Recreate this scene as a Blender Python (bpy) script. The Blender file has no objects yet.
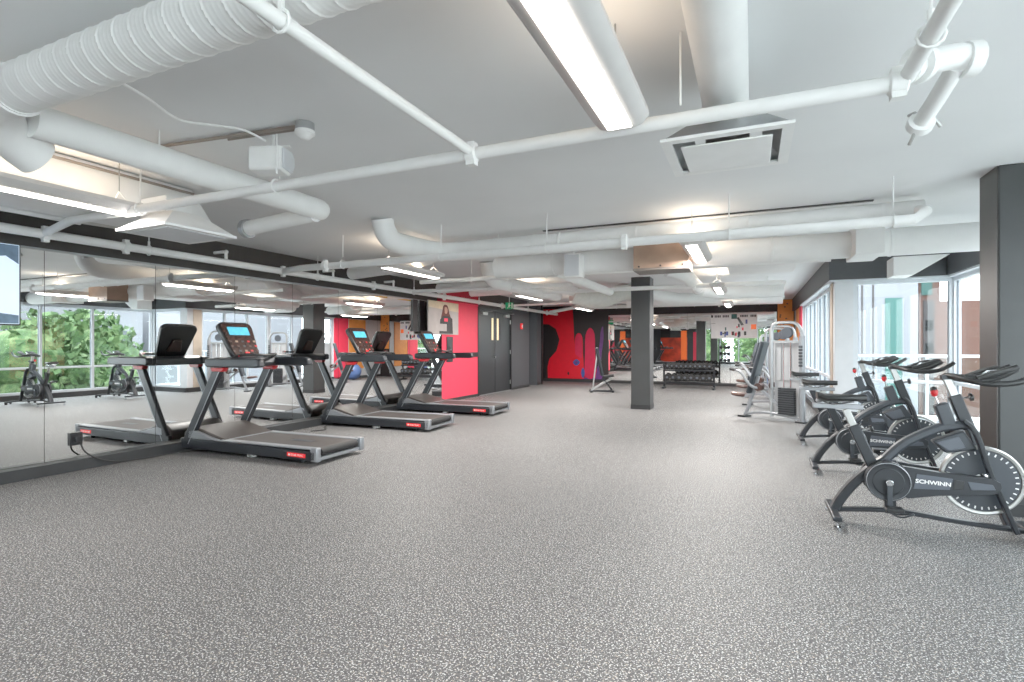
import bpy, bmesh, math, random
from mathutils import Vector, Matrix
random.seed(7)
col = bpy.context.scene.collection
PI = math.pi
V = Vector

# ------------------------------------------------------------------ camera
CF, CU, CV0, CH = 535.0, 512.0, 345.0, 1.36
YAW = math.atan(240/535)
cam_d = bpy.data.cameras.new('camera')
cam = bpy.data.objects.new('camera', cam_d); col.objects.link(cam)
cam.location = (0, 0, CH)
cam.rotation_euler = (PI/2, 0, YAW)
cam_d.sensor_width = 36.0
cam_d.lens = 36.0*CF/1024
cam_d.shift_y = (CV0-341)/1024
cam_d.clip_end = 200
bpy.context.scene.camera = cam
cA, sA = math.cos(YAW), math.sin(YAW)
def pl(u, v, x=None, y=None, z=None):
    a = (u-CU)/CF; b = -(v-CV0)/CF
    r = (a*cA-sA, a*sA+cA, b)
    t = x/r[0] if x is not None else (y/r[1] if y is not None else (z-CH)/r[2])
    return V((t*r[0], t*r[1], CH+t*r[2]))

# ------------------------------------------------------------------ materials
M = {}
def srgb(c):
    return tuple((v/12.92 if v <= .04045 else ((v+.055)/1.055)**2.4) for v in (x/255 for x in c))+(1,)
def mat(name, c, rough=.5, metal=0, var=.06, scale=8, bump=0, emit=0, ecol=None, spec=.5):
    m = bpy.data.materials.new(name); m.use_nodes = True
    nt = m.node_tree; b = nt.nodes['Principled BSDF']
    cc = srgb(c)
    b.inputs['Roughness'].default_value = rough; b.inputs['Metallic'].default_value = metal
    b.inputs['Specular IOR Level'].default_value = spec
    tc = nt.nodes.new('ShaderNodeTexCoord'); n = nt.nodes.new('ShaderNodeTexNoise'); n.inputs['Scale'].default_value = scale
    n.inputs['Detail'].default_value = 4
    r = nt.nodes.new('ShaderNodeValToRGB'); r.color_ramp.elements[0].position = .3; r.color_ramp.elements[1].position = .7
    r.color_ramp.elements[0].color = tuple(k*(1-var) for k in cc[:3])+(1,)
    r.color_ramp.elements[1].color = tuple(min(1, k*(1+var)) for k in cc[:3])+(1,)
    nt.links.new(tc.outputs['Object'], n.inputs['Vector']); nt.links.new(n.outputs['Fac'], r.inputs['Fac'])
    nt.links.new(r.outputs['Color'], b.inputs['Base Color'])
    if bump:
        bp = nt.nodes.new('ShaderNodeBump'); bp.inputs['Strength'].default_value = bump; bp.inputs['Distance'].default_value = .01
        nt.links.new(n.outputs['Fac'], bp.inputs['Height']); nt.links.new(bp.outputs['Normal'], b.inputs['Normal'])
    if emit:
        b.inputs['Emission Color'].default_value = srgb(ecol or c); b.inputs['Emission Strength'].default_value = emit
    M[name] = m; return m

mat('ceil', (232, 233, 234), .85, var=.03, scale=1.2)
mat('white', (238, 238, 237), .5, var=.03)
mat('duct', (236, 236, 235), .55, var=.03, scale=5)
mat('insul', (215, 213, 206), .8, var=.06, scale=14, bump=.4)
mat('wallblack', (50, 46, 44), .6, var=.1)
mat('bulk', (62, 63, 67), .6, var=.06)
mat('column', (54, 56, 57), .55, var=.08, scale=3)
mat('columnside', (56, 51, 48), .4, var=.1)
mat('baseb', (36, 37, 39), .5, var=.1)
mat('pink', (250, 56, 84), .55, var=.03)
mat('red', (222, 0, 30), .5, var=.05)
mat('darkred', (170, 14, 42), .6)
mat('magenta', (214, 16, 66), .5)
mat('mblack', (24, 18, 20), .5, var=.2)
mat('mblue', (52, 74, 150), .5)
mat('purple', (92, 40, 112), .5, var=.2)
mat('greywall', (60, 62, 66), .6, var=.05)
mat('doorgrey', (24, 26, 29), .35, var=.08, scale=2)
mat('frameblack', (28, 28, 30), .4)
mat('steel', (178, 178, 176), .3, .9, var=.05)
mat('chrome', (205, 207, 210), .14, 1, var=.03)
mat('brushed', (168, 170, 172), .35, .7)
mat('charcoal', (36, 39, 44), .38, .25, var=.08)
mat('charcoal2', (50, 55, 62), .45, .1, var=.06)
mat('rubber', (24, 24, 25), .75, var=.2, scale=40)
mat('plasticblack', (26, 27, 29), .35, var=.1)
mat('plasticgrey', (72, 78, 88), .4, var=.05)
mat('silverpaint', (150, 153, 158), .35, .4, var=.05)
mat('pad', (38, 46, 54), .5, var=.1, scale=20, bump=.05)
mat('padblack', (26, 27, 28), .45, var=.15, scale=20, bump=.05)
mat('brownpad', (66, 40, 33), .4, var=.15)
mat('beltm', (60, 54, 51), .6, var=.1, scale=30)
mat('deckbrown', (66, 60, 57), .4, var=.1)
mat('redplastic', (196, 26, 34), .35)
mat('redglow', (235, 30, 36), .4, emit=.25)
mat('consoleface', (54, 34, 30), .25, var=.4, scale=20)
mat('lcd', (70, 160, 190), .3, emit=.7, ecol=(70, 170, 200), var=.3, scale=18)
mat('lcdgreen', (60, 120, 105), .3, emit=.4, var=.4, scale=18)
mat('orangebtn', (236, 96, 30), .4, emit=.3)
mat('whiteb', (240, 240, 240), .5)
mat('lamphouse', (196, 192, 190), .45, var=.03)
mat('lampglow', (255, 250, 244), .5, emit=9, ecol=(255, 247, 238))
mat('lampup', (255, 225, 180), .5, emit=.9, ecol=(255, 214, 165))
mat('wood', (152, 124, 106), .5, var=.14, scale=5)
mat('woodlip', (112, 104, 98), .5, var=.1)
mat('beige', (196, 178, 160), .6)
mat('mullion', (206, 211, 217), .4, var=.03)
mat('gasket', (104, 114, 126), .5)
mat('panelwhite', (206, 208, 212), .5, var=.03)
mat('orangewall', (250, 152, 72), .6, var=.12, scale=3)
mat('hold', (70, 50, 50), .5)
mat('green', (20, 130, 84), .4, emit=.25)
mat('doorlite', (244, 226, 176), .4, emit=.5)
mat('yellow', (222, 190, 60), .5)
mat('ballblue', (84, 112, 170), .35)
mat('tealglass', (30, 84, 78), .5, var=.05)
mat('facadewhite', (120, 123, 130), .6, var=.02)
mat('brick', (92, 62, 52), .8, var=.08, scale=2)
mat('brickdark', (56, 52, 52), .8, var=.08)
mat('glassdark', (48, 60, 66), .15, var=.25, scale=.7)
mat('outground', (232, 234, 232), .9, var=.15, scale=.6)
mat('bark', (92, 78, 64), .9, var=.3)
mat('orangemural', (226, 60, 30), .55, var=.5, scale=2.2)
mat('skin', (196, 150, 130), .6)
mat('hair', (96, 40, 36), .6)
mat('photogrey', (178, 168, 164), .4, var=.12, scale=3)
mat('photowarm', (214, 192, 160), .4, var=.1)
mat('tvpic', (196, 214, 232), .2, emit=.55, ecol=(196, 214, 232), var=.1, scale=1.5)
mat('tvblue', (80, 100, 120), .2, emit=.3, var=.5, scale=6)
mat('cord', (30, 30, 30), .6)
mat('conduit', (150, 140, 132), .4, .5)

def floor_mat():
    m = bpy.data.materials.new('speckled_rubber'); m.use_nodes = True; nt = m.node_tree; b = nt.nodes['Principled BSDF']
    b.inputs['Roughness'].default_value = .62; b.inputs['Specular IOR Level'].default_value = .45
    tc = nt.nodes.new('ShaderNodeTexCoord')
    def speck(scale, lo, hi, seed):
        mp = nt.nodes.new('ShaderNodeMapping'); mp.inputs['Location'].default_value = (seed, seed*1.7, 0)
        v = nt.nodes.new('ShaderNodeTexNoise'); v.inputs['Scale'].default_value = scale; v.inputs['Detail'].default_value = 1.5; v.inputs['Roughness'].default_value = .6
        r = nt.nodes.new('ShaderNodeValToRGB'); r.color_ramp.elements[0].position = lo; r.color_ramp.elements[1].position = hi
        nt.links.new(tc.outputs['Object'], mp.inputs['Vector']); nt.links.new(mp.outputs['Vector'], v.inputs['Vector']); nt.links.new(v.outputs['Fac'], r.inputs['Fac'])
        return r
    def mix(fac, a, bb):
        mx = nt.nodes.new('ShaderNodeMix'); mx.data_type = 'RGBA'
        if isinstance(fac, float): mx.inputs[0].default_value = fac
        else: nt.links.new(fac, mx.inputs[0])
        for s, k in ((a, 6), (bb, 7)):
            if isinstance(s, tuple): mx.inputs[k].default_value = s
            else: nt.links.new(s, mx.inputs[k])
        return mx.outputs[2]
    big = speck(.45, .3, .7, 5)
    base = mix(big.outputs['Color'], srgb((74, 73, 74)), srgb((87, 85, 85)))
    dk = speck(60, .5, .56, 3)
    base = mix(dk.outputs['Color'], base, srgb((58, 58, 60)))
    s1 = speck(112, .585, .62, 1)
    c1 = mix(s1.outputs['Color'], base, srgb((208, 208, 207)))
    s2 = speck(75, .63, .66, 9)
    c2 = mix(s2.outputs['Color'], c1, srgb((168, 158, 146)))
    nt.links.new(c2, b.inputs['Base Color'])
    M['floor'] = m
floor_mat()
def mirror_mat():
    m = bpy.data.materials.new('mirror'); m.use_nodes = True; nt = m.node_tree; b = nt.nodes['Principled BSDF']
    b.inputs['Metallic'].default_value = 1; b.inputs['Roughness'].default_value = 0.0
    b.inputs['Base Color'].default_value = (.92, .935, .93, 1); M['mirror'] = m
mirror_mat()
def glass_mat():
    m = bpy.data.materials.new('glass'); m.use_nodes = True; nt = m.node_tree; nt.nodes.clear()
    o = nt.nodes.new('ShaderNodeOutputMaterial'); t = nt.nodes.new('ShaderNodeBsdfTransparent'); t.inputs['Color'].default_value = (.93, .965, .965, 1)
    g = nt.nodes.new('ShaderNodeBsdfGlossy'); g.inputs['Roughness'].default_value = .02
    x = nt.nodes.new('ShaderNodeMixShader'); x.inputs[0].default_value = .03
    nt.links.new(t.outputs[0], x.inputs[1]); nt.links.new(g.outputs[0], x.inputs[2]); nt.links.new(x.outputs[0], o.inputs['Surface']); M['glass'] = m
glass_mat()
def leaf_mat():
    m = bpy.data.materials.new('leaves'); m.use_nodes = True; nt = m.node_tree; b = nt.nodes['Principled BSDF']; b.inputs['Roughness'].default_value = .8
    tc = nt.nodes.new('ShaderNodeTexCoord'); n = nt.nodes.new('ShaderNodeTexNoise'); n.inputs['Scale'].default_value = 2.2; n.inputs['Detail'].default_value = 8; n.inputs['Roughness'].default_value = .75
    r = nt.nodes.new('ShaderNodeValToRGB'); e = r.color_ramp.elements
    e[0].position = .32; e[0].color = srgb((26, 52, 24)); e[1].position = .68; e[1].color = srgb((122, 142, 92))
    k = e.new(.5); k.color = srgb((62, 94, 46))
    nt.links.new(tc.outputs['Object'], n.inputs['Vector']); nt.links.new(n.outputs['Fac'], r.inputs['Fac']); nt.links.new(r.outputs['Color'], b.inputs['Base Color']); M['leaves'] = m
leaf_mat()

# ------------------------------------------------------------------ mesh builder
def smooth_path(pts, n=8, closed=False):
    pts = [V(p) for p in pts]; out = []
    N = len(pts); rng = N if closed else N-1
    for i in range(rng):
        if closed: p0, p1, p2, p3 = pts[(i-1) % N], pts[i], pts[(i+1) % N], pts[(i+2) % N]
        else:
            p1, p2 = pts[i], pts[i+1]; p0 = pts[i-1] if i else p1*2-p2; p3 = pts[i+2] if i+2 < N else p2*2-p1
        for k in range(n):
            t = k/n
            out.append(.5*((2*p1)+(-p0+p2)*t+(2*p0-5*p1+4*p2-p3)*t*t+(-p0+3*p1-3*p2+p3)*t**3))
    if not closed: out.append(pts[-1])
    return out

class MB:
    def __init__(s): s.v = []; s.f = []; s.mi = []; s.mats = []
    def _m(s, m):
        if m is None: return 0
        if m not in s.mats: s.mats.append(m)
        return s.mats.index(m)
    def add(s, vs, fs, m=None):
        if m is None and not s.mats: pass
        k = s._m(m); b = len(s.v); s.v += [V(p) for p in vs]
        for f in fs: s.f.append([b+i for i in f]); s.mi.append(k)
        return s
    def box(s, c, size, R=None, m=None):
        c = V(c); h = V(size)*.5; vs = []
        for z in (-1, 1):
            for y in (-1, 1):
                for x in (-1, 1):
                    p = V((x*h.x, y*h.y, z*h.z)); vs.append(c+(R @ p if R else p))
        return s.add(vs, [(0, 2, 3, 1), (4, 5, 7, 6), (0, 1, 5, 4), (2, 6, 7, 3), (0, 4, 6, 2), (1, 3, 7, 5)], m)
    def bb(s, a, b, m=None):
        a = V(a); b = V(b); return s.box((a+b)/2, [abs(k) for k in (b-a)], None, m)
    def bar(s, p0, p1, w, h, up=(0, 1, 0), m=None, w1=None, h1=None):
        p0 = V(p0); p1 = V(p1); d = (p1-p0).normalized(); u = V(up); u = (u-d*u.dot(d)).normalized(); t = d.cross(u)
        vs = []
        for p, ww, hh in ((p0, w, h), (p1, w1 or w, h1 or h)):
            for a, b in ((-1, -1), (1, -1), (1, 1), (-1, 1)): vs.append(p+u*(a*ww/2)+t*(b*hh/2))
        return s.add(vs, [(3, 2, 1, 0), (4, 5, 6, 7), (0, 1, 5, 4), (1, 2, 6, 5), (2, 3, 7, 6), (3, 0, 4, 7)], m)
    def sweep(s, path, sec, up=(0, 0, 1), m=None, cap=True, closed=False, scale=None):
        """sec: list of 2D points (a along 'up-perp', b along up)"""
        path = [V(p) for p in path]; N = len(path); n = len(sec); vs = []
        u = V(up); prev = None
        for i, p in enumerate(path):
            if closed: d = path[(i+1) % N]-path[i-1]
            else: d = (path[min(i+1, N-1)]-path[max(i-1, 0)])
            d.normalize()
            if prev is None:
                uu = u-d*u.dot(d)
                if uu.length < 1e-3: uu = d.orthogonal()
            else: uu = prev-d*prev.dot(d)
            uu.normalize(); prev = uu; t = d.cross(uu)
            sc = scale(i/(N-1)) if scale else 1
            for a, b in sec: vs.append(p+t*(a*sc)+uu*(b*sc))
        fs = []
        for i in range(N if closed else N-1):
            for k in range(n):
                a = i*n+k; b = i*n+(k+1) % n; c = ((i+1) % N)*n+(k+1) % n; d_ = ((i+1) % N)*n+k
                fs.append((a, b, c, d_))
        if cap and not closed: fs.append(tuple(range(n))[::-1]); fs.append(tuple((N-1)*n+k for k in range(n)))
        return s.add(vs, fs, m)
    def tube(s, path, r, seg=12, m=None, cap=True, closed=False, scale=None, sm=0, flat=1.0):
        if sm: path = smooth_path(path, sm, closed)
        sec = [(r*math.cos(2*PI*k/seg), r*flat*math.sin(2*PI*k/seg)) for k in range(seg)]
        return s.sweep(path, sec, (0, 0, 1), m, cap, closed, scale)
    def rect(s, path, w, h, up=(0, 1, 0), m=None, sm=0, c=.2, closed=False, scale=None):
        if sm: path = smooth_path(path, sm, closed)
        k = min(w, h)*c; a, b = w/2, h/2
        sec = [(-a+k, -b), (a-k, -b), (a, -b+k), (a, b-k), (a-k, b), (-a+k, b), (-a, b-k), (-a, -b+k)]
        return s.sweep(path, sec, up, m, True, closed, scale)
    def cyl(s, p0, p1, r, r1=None, seg=20, m=None):
        p0 = V(p0); p1 = V(p1); q = r1 if r1 is not None else r
        return s.tube([p0, p1], r, seg, m, True, False, (lambda t: 1+(q/r-1)*t))
    def lathe(s, c, ax, prof, seg=24, m=None, cap=True):
        c = V(c); ax = V(ax).normalized(); u = ax.orthogonal().normalized(); t = ax.cross(u); vs = []
        for r, z in prof:
            for k in range(seg):
                a = 2*PI*k/seg; vs.append(c+ax*z+u*(r*math.cos(a))+t*(r*math.sin(a)))
        fs = []
        for i in range(len(prof)-1):
            for k in range(seg):
                fs.append((i*seg+k, i*seg+(k+1) % seg, (i+1)*seg+(k+1) % seg, (i+1)*seg+k))
        if cap: fs.append(tuple(range(seg))[::-1]); fs.append(tuple((len(prof)-1)*seg+k for k in range(seg)))
        return s.add(vs, fs, m)
    def sphere(s, c, r, m=None, seg=20, sq=(1, 1, 1)):
        n = seg//2; c = V(c); vs = [c+V((0, 0, -r*sq[2]))]; fs = []
        for i in range(1, n):
            a = -PI/2+PI*i/n
            for k in range(seg):
                b = 2*PI*k/seg; vs.append(c+V((r*sq[0]*math.cos(a)*math.cos(b), r*sq[1]*math.cos(a)*math.sin(b), r*sq[2]*math.sin(a))))
        vs.append(c+V((0, 0, r*sq[2]))); T = len(vs)-1
        for k in range(seg):
            fs.append((0, 1+(k+1) % seg, 1+k)); fs.append((T, T-seg+k, T-seg+(k+1) % seg))
            for i in range(n-2): fs.append((1+i*seg+k, 1+i*seg+(k+1) % seg, 1+(i+1)*seg+(k+1) % seg, 1+(i+1)*seg+k))
        return s.add(vs, fs, m)
    def prism(s, poly, f, d0, d1, m=None):
        """poly of 2D pts, f(a,b,d)->3D"""
        n = len(poly); vs = [f(a, b, d0) for a, b in poly]+[f(a, b, d1) for a, b in poly]
        return s.add(vs, [tuple(range(n))[::-1], tuple(range(n, 2*n))]+[(k, (k+1) % n, n+(k+1) % n, n+k) for k in range(n)], m)
    def build(s, name, m=None, parent=None, bevel=0, seg=2, smooth=True, loc=None):
        me = bpy.data.meshes.new(name); me.from_pydata([tuple(p) for p in s.v], [], s.f)
        mats = [M[k] if isinstance(k, str) else k for k in (s.mats or [m])]
        for k in mats: me.materials.append(k)
        if s.mats: me.polygons.foreach_set('material_index', s.mi)
        bm = bmesh.new(); bm.from_mesh(me); bmesh.ops.recalc_face_normals(bm, faces=bm.faces); bm.to_mesh(me); bm.free()
        if smooth:
            me.polygons.foreach_set('use_smooth', [True]*len(me.polygons)); me.set_sharp_from_angle(angle=math.radians(38))
        me.update()
        o = bpy.data.objects.new(name, me); col.objects.link(o)
        if parent: o.parent = parent
        if loc: o.location = loc
        if bevel:
            b = o.modifiers.new('bevel', 'BEVEL'); b.width = bevel; b.segments = seg; b.limit_method = 'ANGLE'; b.angle_limit = math.radians(40)
        return o
def tag(o, label=None, cat=None, group=None, kind=None):
    if label: o['label'] = label
    if cat: o['category'] = cat
    if group: o['group'] = group
    if kind: o['kind'] = kind
    return o
def thing(name, label, cat, loc=(0, 0, 0), rz=0, group=None):
    o = bpy.data.objects.new(name, None); col.objects.link(o); o.location = loc; o.rotation_euler = (0, 0, rz); o.empty_display_size = .1
    return tag(o, label, cat, group)
def struct(o): o['kind'] = 'structure'; return o
KIDS = None
def copy_tree(o, parent=None):
    c = o.copy(); col.objects.link(c)
    if parent: c.parent = parent
    for ch in list(o.children): copy_tree(ch, c)
    return c
def font(name, txt, size, m, parent, loc, rot, ext=.002, sx=1, off=0):
    cu = bpy.data.curves.new(name, 'FONT'); cu.body = txt; cu.size = size; cu.extrude = ext; cu.offset = off; cu.align_x = 'CENTER'; cu.align_y = 'CENTER'; cu.resolution_u = 3
    tmp = bpy.data.objects.new('tmp_text', cu); col.objects.link(tmp)
    me = bpy.data.meshes.new_from_object(tmp); bpy.data.objects.remove(tmp); bpy.data.curves.remove(cu)
    me.materials.clear(); me.materials.append(M[m])
    o = bpy.data.objects.new(name, me); col.objects.link(o); o.parent = parent; o.location = loc; o.rotation_euler = rot; o.scale = (sx, 1, 1)
    return o

# ------------------------------------------------------------------ room shell
XL, YF, YB, ZC = -6.65, 18.95, -3.0, 2.8
XM = -6.79
XW, XB, YC = 1.2, 2.8, 10.15       # window wall beyond bay, bay window wall, bay return
S = lambda n, mb, m, **k: struct(mb.build(n, m, **k))
S('floor', MB().bb((-8, YB-.2, -.15), (1.42, YF+.2, 0)).bb((1.42, YB-.2, -.15), (2.95, YC+.3, 0)), 'floor', smooth=False)
S('ceiling', MB().bb((-8, YB-.2, ZC), (3.0, YC+.3, ZC+.15)).bb((-8, YC+.3, ZC), (1.45, YF+.2, ZC+.15)), 'ceil', smooth=False)
# mirror wall: black backing, upper band, then pink / doors / grey panels
S('wall_left', MB().bb((XL-.35, YB, 0), (XM-.012, 10.8, ZC), m='wallblack').bb((XM-.012, YB, 2.37), (XM+.012, 10.8, ZC), m='wallblack')
  .bb((XM, 10.796, .1), (XL-.002, 10.81, 2.36), m='mirror').bb((XL-.25, 10.8, 0), (XL, 12.62, 2.42), m='pink').bb((XL-.25, 10.8, 2.42), (XL, 12.62, ZC), m='darkred')
  .bb((XL-.25, 12.62, 2.36), (XL, 14.8, ZC), m='wallblack').bb((XL-.25, 14.8, 0), (XL, 16.2, ZC), m='greywall')
  .bb((XL-.55, 16.2, 0), (XL-.3, 16.9, ZC), m='mblack').bb((XL-.55, 16.9, 0), (XL, 17.27, ZC), m='greywall')
  .bb((-7.4, 17.27, 0), (-7.2, YF, ZC), m='mblack'), None, smooth=False)
S('trim_9', MB().bb((-2.4, 6.29, ZC-.012), (1.1, 6.335, ZC+.01)), 'frameblack')  # dark strip on the flat ceiling, drawn as the shadow line of a step
S('trim_1', MB().bb((XL-.01, 10.9, 1.05), (XL+.025, 12.6, 1.17)), 'mblack', bevel=.004)
S('trim_2', MB().bb((XM-.01, .5, 2.352), (XM+.02, 10.8, 2.372)), 'brushed')
S('baseboard_left', MB().bb((XM-.01, YB, 0), (XL+.0, 10.78, .12)).bb((XL-.01, 10.8, 0), (XL+.015, 12.6, .07)).bb((XL-.01, 14.82, 0), (XL+.015, 16.2, .09)).bb((XL-.01, 16.9, 0), (XL+.015, 17.27, .09)), 'baseb', bevel=.004)
S('wall_far', MB().bb((-7.4, YF, 0), (1.45, YF+.2, ZC), m='mblack'), None, smooth=False)
S('baseboard_far', MB().bb((-7.2, YF-.03, 0), (.72, YF, .1)), 'baseb', bevel=.004)
S('wall_back', MB().bb((-7, YB-.2, 0), (-3.3, YB, ZC), m='greywall').bb((-3.3, YB-.2, 0), (2.8, YB, .12), m='baseb').bb((-3.3, YB-.2, 2.55), (3.2, YB, ZC), m='bulk'), None, smooth=False)
# mirrors on mirror wall
k = 0; y = 10.8
edges = [10.8, 9.7, 8.6, 7.5, 6.45, 5.39, 4.27, 3.12, 2.0, .9]
for i in range(len(edges)-1):
    a, b = edges[i], edges[i+1]
    o = MB().bb((XM-.01, b+.003, .125), (XM, a-.003, 2.355)).build('wall_mirror', 'mirror', smooth=False)
    tag(o, 'tall frameless mirror panel fixed edge to edge behind the treadmills', 'mirror', 'mirror panels behind the treadmills')
far_e = [-4.7, -3.35, -2.0, -.65, .72]
for i in range(4):
    o = MB().bb((far_e[i]+.003, YF-.012, .105), (far_e[i+1]-.003, YF, 2.42)).build('wall_mirror', 'mirror', smooth=False)
    tag(o, 'tall mirror panel on the end wall behind the dumbbell rack', 'mirror', 'mirror panels on the end wall')
# columns
def column(x0, x1, y0, y1, n):
    mb = MB().bb((x0, y0, 0), (x1, y1, ZC), m='column')
    o = S('column_%d' % n, mb, None, bevel=.012)
    S('trim_%d' % (n+10), MB().bb((x0-.006, y0-.006, 0), (x1+.006, y1+.006, .1)), 'baseb')
column(-2.35, -1.95, 11.42, 11.86, 1)
column(1.8, 2.3, 5.5, 5.88, 2)
column(-2.6, -2.15, -1.6, -1.2, 3)
S('trim_15', MB().bb((1.794, 5.51, .1), (1.8, 5.87, ZC-.002)), 'columnside', smooth=False)
# bulkhead above the windows
S('wall_right', MB().bb((1.15, YC-.02, 2.42), (1.45, YF, ZC), m='bulk').bb((1.15, YC-.05, 2.42), (XB+.1, YC+.25, ZC), m='bulk').bb((XB-.1, YB, 2.42), (XB+.2, YC, ZC), m='bulk')
  .bb((1.22, 16.1, 0), (1.42, YF, 2.43), m='panelwhite').bb((1.2, 16.1, 0), (1.22, 16.9, 2.42), m='pink')
  .bb((1.24, YC+.06, 0), (1.5, YC+.3, 2.43), m='panelwhite').bb((1.3, YC+.25, 0), (1.42, YC+.45, 2.42), m='beige').bb((1.225, YC+.24, 0), (1.3, YC+.5, 2.42), m='beige'), None, smooth=False)
S('trim_3', MB().bb((1.16, YC-.04, 2.395), (1.44, 16.1, 2.425)).bb((1.45, YC-.02, 2.395), (XB+.05, YC+.2, 2.425)).bb((XB-.08, YB, 2.395), (XB+.1, YC, 2.425)), 'mullion')
S('baseboard_right', MB().bb((1.18, YC+.05, 0), (1.26, 16.1, .13)).bb((1.2, YC-.02, 0), (XB, YC+.08, .13)).bb((XB-.06, YB, 0), (XB+.02, YC, .13)).bb((1.2, 16.1, 0), (1.21, YF, .1)), 'baseb', bevel=.005)
def window(n, p0, p1, z0=.13, z1=2.40, muls=(), trans=.78, w=.07, d=.09):
    """frame as structure; pane child"""
    p0 = V((p0[0], p0[1], 0)); p1 = V((p1[0], p1[1], 0)); L = (p1-p0).length; dr = (p1-p0).normalized(); nr = V((-dr.y, dr.x, 0))
    fr = MB(); fr._m('mullion')
    def vert(t, ww): 
        c = p0+dr*t; fr.bar(c+V((0, 0, z0)), c+V((0, 0, z1)), ww, d, up=dr, m='mullion')
    vert(w/2, w); vert(L-w/2, w)
    for t in muls: vert(t*L, w*.8)
    for t in list(muls)+[0, 1]:
        for e in (-1, 1):
            tt = t*L+e*(w*.5 if 0 < t < 1 else w+.004)
            if 0 < tt < L: c = p0+dr*tt; fr.bar(c+V((0, 0, z0)), c+V((0, 0, z1)), .012, d*.25, up=dr, m='gasket')
    for z in (z0+.03, z1-.03): fr.bar(p0+V((0, 0, z)), p1+V((0, 0, z)), .06, d*.98, up=(0, 0, 1), m='mullion')
    if trans: fr.bar(p0+V((0, 0, trans)), p1+V((0, 0, trans)), .05, d*.9, up=(0, 0, 1), m='mullion')
    o = S('window_%d' % n, fr, None, bevel=.003)
    g = MB(); g.bar(p0+V((0, 0, (z0+z1)/2)), p1+V((0, 0, (z0+z1)/2)), z1-z0-.04, .008, up=(0, 0, 1))
    g.build('pane', 'glass', o, smooth=False)
    return o
window(1, (1.32, YC+.5), (1.32, 13.1), muls=(.33, .66))
window(2, (1.32, 13.1), (1.32, 16.1), muls=(.33, .66))
window(3, (1.5, YC+.12), (XB+.03, YC+.12))
window(4, (XB+.05, 6.3), (XB+.05, YC+.1), muls=(.293, .59))
window(5, (XB+.05, 3.5), (XB+.05, 6.3), muls=(.5,))
window(6, (XB+.05, 0), (XB+.05, 3.5), muls=(.5,))
window(7, (XB+.05, -3), (XB+.05, 0), muls=(.5,))
window(8, (-3.3, YB-.1), (2.8, YB-.1), z0=.12, z1=2.56, muls=(.2, .4, .6, .8), trans=None)  # window behind the camera, enlarged so more skylight reaches the ceiling
# double doors
for n, (a, b) in enumerate(((12.68, 13.7), (13.72, 14.74))):
    d = S('door_%d' % (n+1), MB().bb((XL-.12, a, .01), (XL-.03, b, 2.3)), 'doorgrey', bevel=.006)
    yy = b-.16 if n == 0 else a+.16
    MB().bb((XL-.032, yy-.05, 1.5), (XL-.024, yy+.05, 2.12), m='doorlite').build('door_glass', None, d)
    hy = b-.07 if n == 0 else a+.07
    if n == 0:
        MB().cyl((XL-.03, hy, 1.02), (XL+.03, hy, 1.02), .03, m='steel').bar((XL+.03, hy, 1.02), (XL+.03, hy-.12, 1.02), .02, .02, m='steel').build('door_handle', None, d, bevel=.003)
    cy = a+.3 if n == 0 else b-.3
    MB().bb((XL-.03, cy-.15, 2.18), (XL+.04, cy+.15, 2.25), m='steel').bar((XL+.03, cy, 2.26), (XL+.2, cy+.1, 2.28), .02, .01, m='steel').build('door_closer', None, d, bevel=.004)
    hg = MB(); e = a if n == 0 else b
    for z in (.25, 1.15, 2.05): hg.cyl((XL-.02, e, z-.06), (XL-.02, e, z+.06), .016, m='steel')
    hg.build('hinge', None, d)
S('trim_4', MB().bb((XL-.13, 12.6, 0), (XL+.02, 12.68, 2.37)).bb((XL-.13, 14.74, 0), (XL+.02, 14.82, 2.37)).bb((XL-.13, 12.6, 2.3), (XL+.02, 14.82, 2.38)), 'frameblack', bevel=.005)
S('trim_5', MB().bb((XL-.1, 12.66, 0), (XL+.03, 14.78, .012)), 'brushed')
S('trim_6', MB().bb((-7.4, 17.27, 0), (-6.6, 17.3, ZC)), 'mblack')

# far wall orange climbing panel
oc = tag(MB().bb((.74, YF-.04, 1.2), (1.19, YF-.005, ZC-.01), m='orangewall').build('climbing_panel', None, bevel=.004), 'orange climbing wall panel dotted with dark holds beside the windows', 'climbing panel')
for i in range(9):
    x, z = random.uniform(.8, 1.14), random.uniform(1.9, 2.7)
    MB().sphere((x, YF-.05, z), .028, 'hold', 8, (1, .6, .8)).build('climbing_hold', None, oc)
oc = tag(MB().bb((1.195, 16.95, .4), (1.219, 17.95, 2.4), m='orangewall').build('climbing_panel', None, bevel=.003), 'orange climbing panel on the side wall next to the pink strip', 'climbing panel')

# mural
def mur(a, b): 
    p = pl(460+a/5.689, 300+b/5.689, y=YF-.02); return (p.x, p.z)
mu = MB()
def mshape(pts, m, dep, sm=6, raw=False):
    q = [V((*(mur(a, b)), 0)) for a, b in pts]
    if sm: q = smooth_path(q, sm, True)
    q = [(p.x, min(max(p.y, .12), 2.7)) for p in q]
    mu.prism(q, lambda a, b, d: V((a, YF-d, b)), 0, dep, m)
mu.bb((-7.18, YF-.008, .11), (-4.72, YF-.001, 2.79), m='mblack')
mshape([(440, 40), (640, 40), (646, 150), (652, 300), (648, 470), (500, 470), (498, 380), (508, 335), (548, 290), (566, 225), (545, 165), (505, 138), (440, 136)], 'red', .012, 0)
mshape([(642, 462), (648, 300), (655, 212), (676, 188), (696, 215), (699, 300), (704, 380), (708, 462)], 'red', .014, 3)
mshape([(655, 300), (658, 215), (677, 193), (692, 215), (695, 290), (690, 330), (670, 320)], 'magenta', .016, 3)
mshape([(712, 465), (708, 390), (711, 300), (714, 200), (740, 158), (765, 195), (768, 300), (776, 400), (785, 465)], 'magenta', .014, 3)
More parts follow.
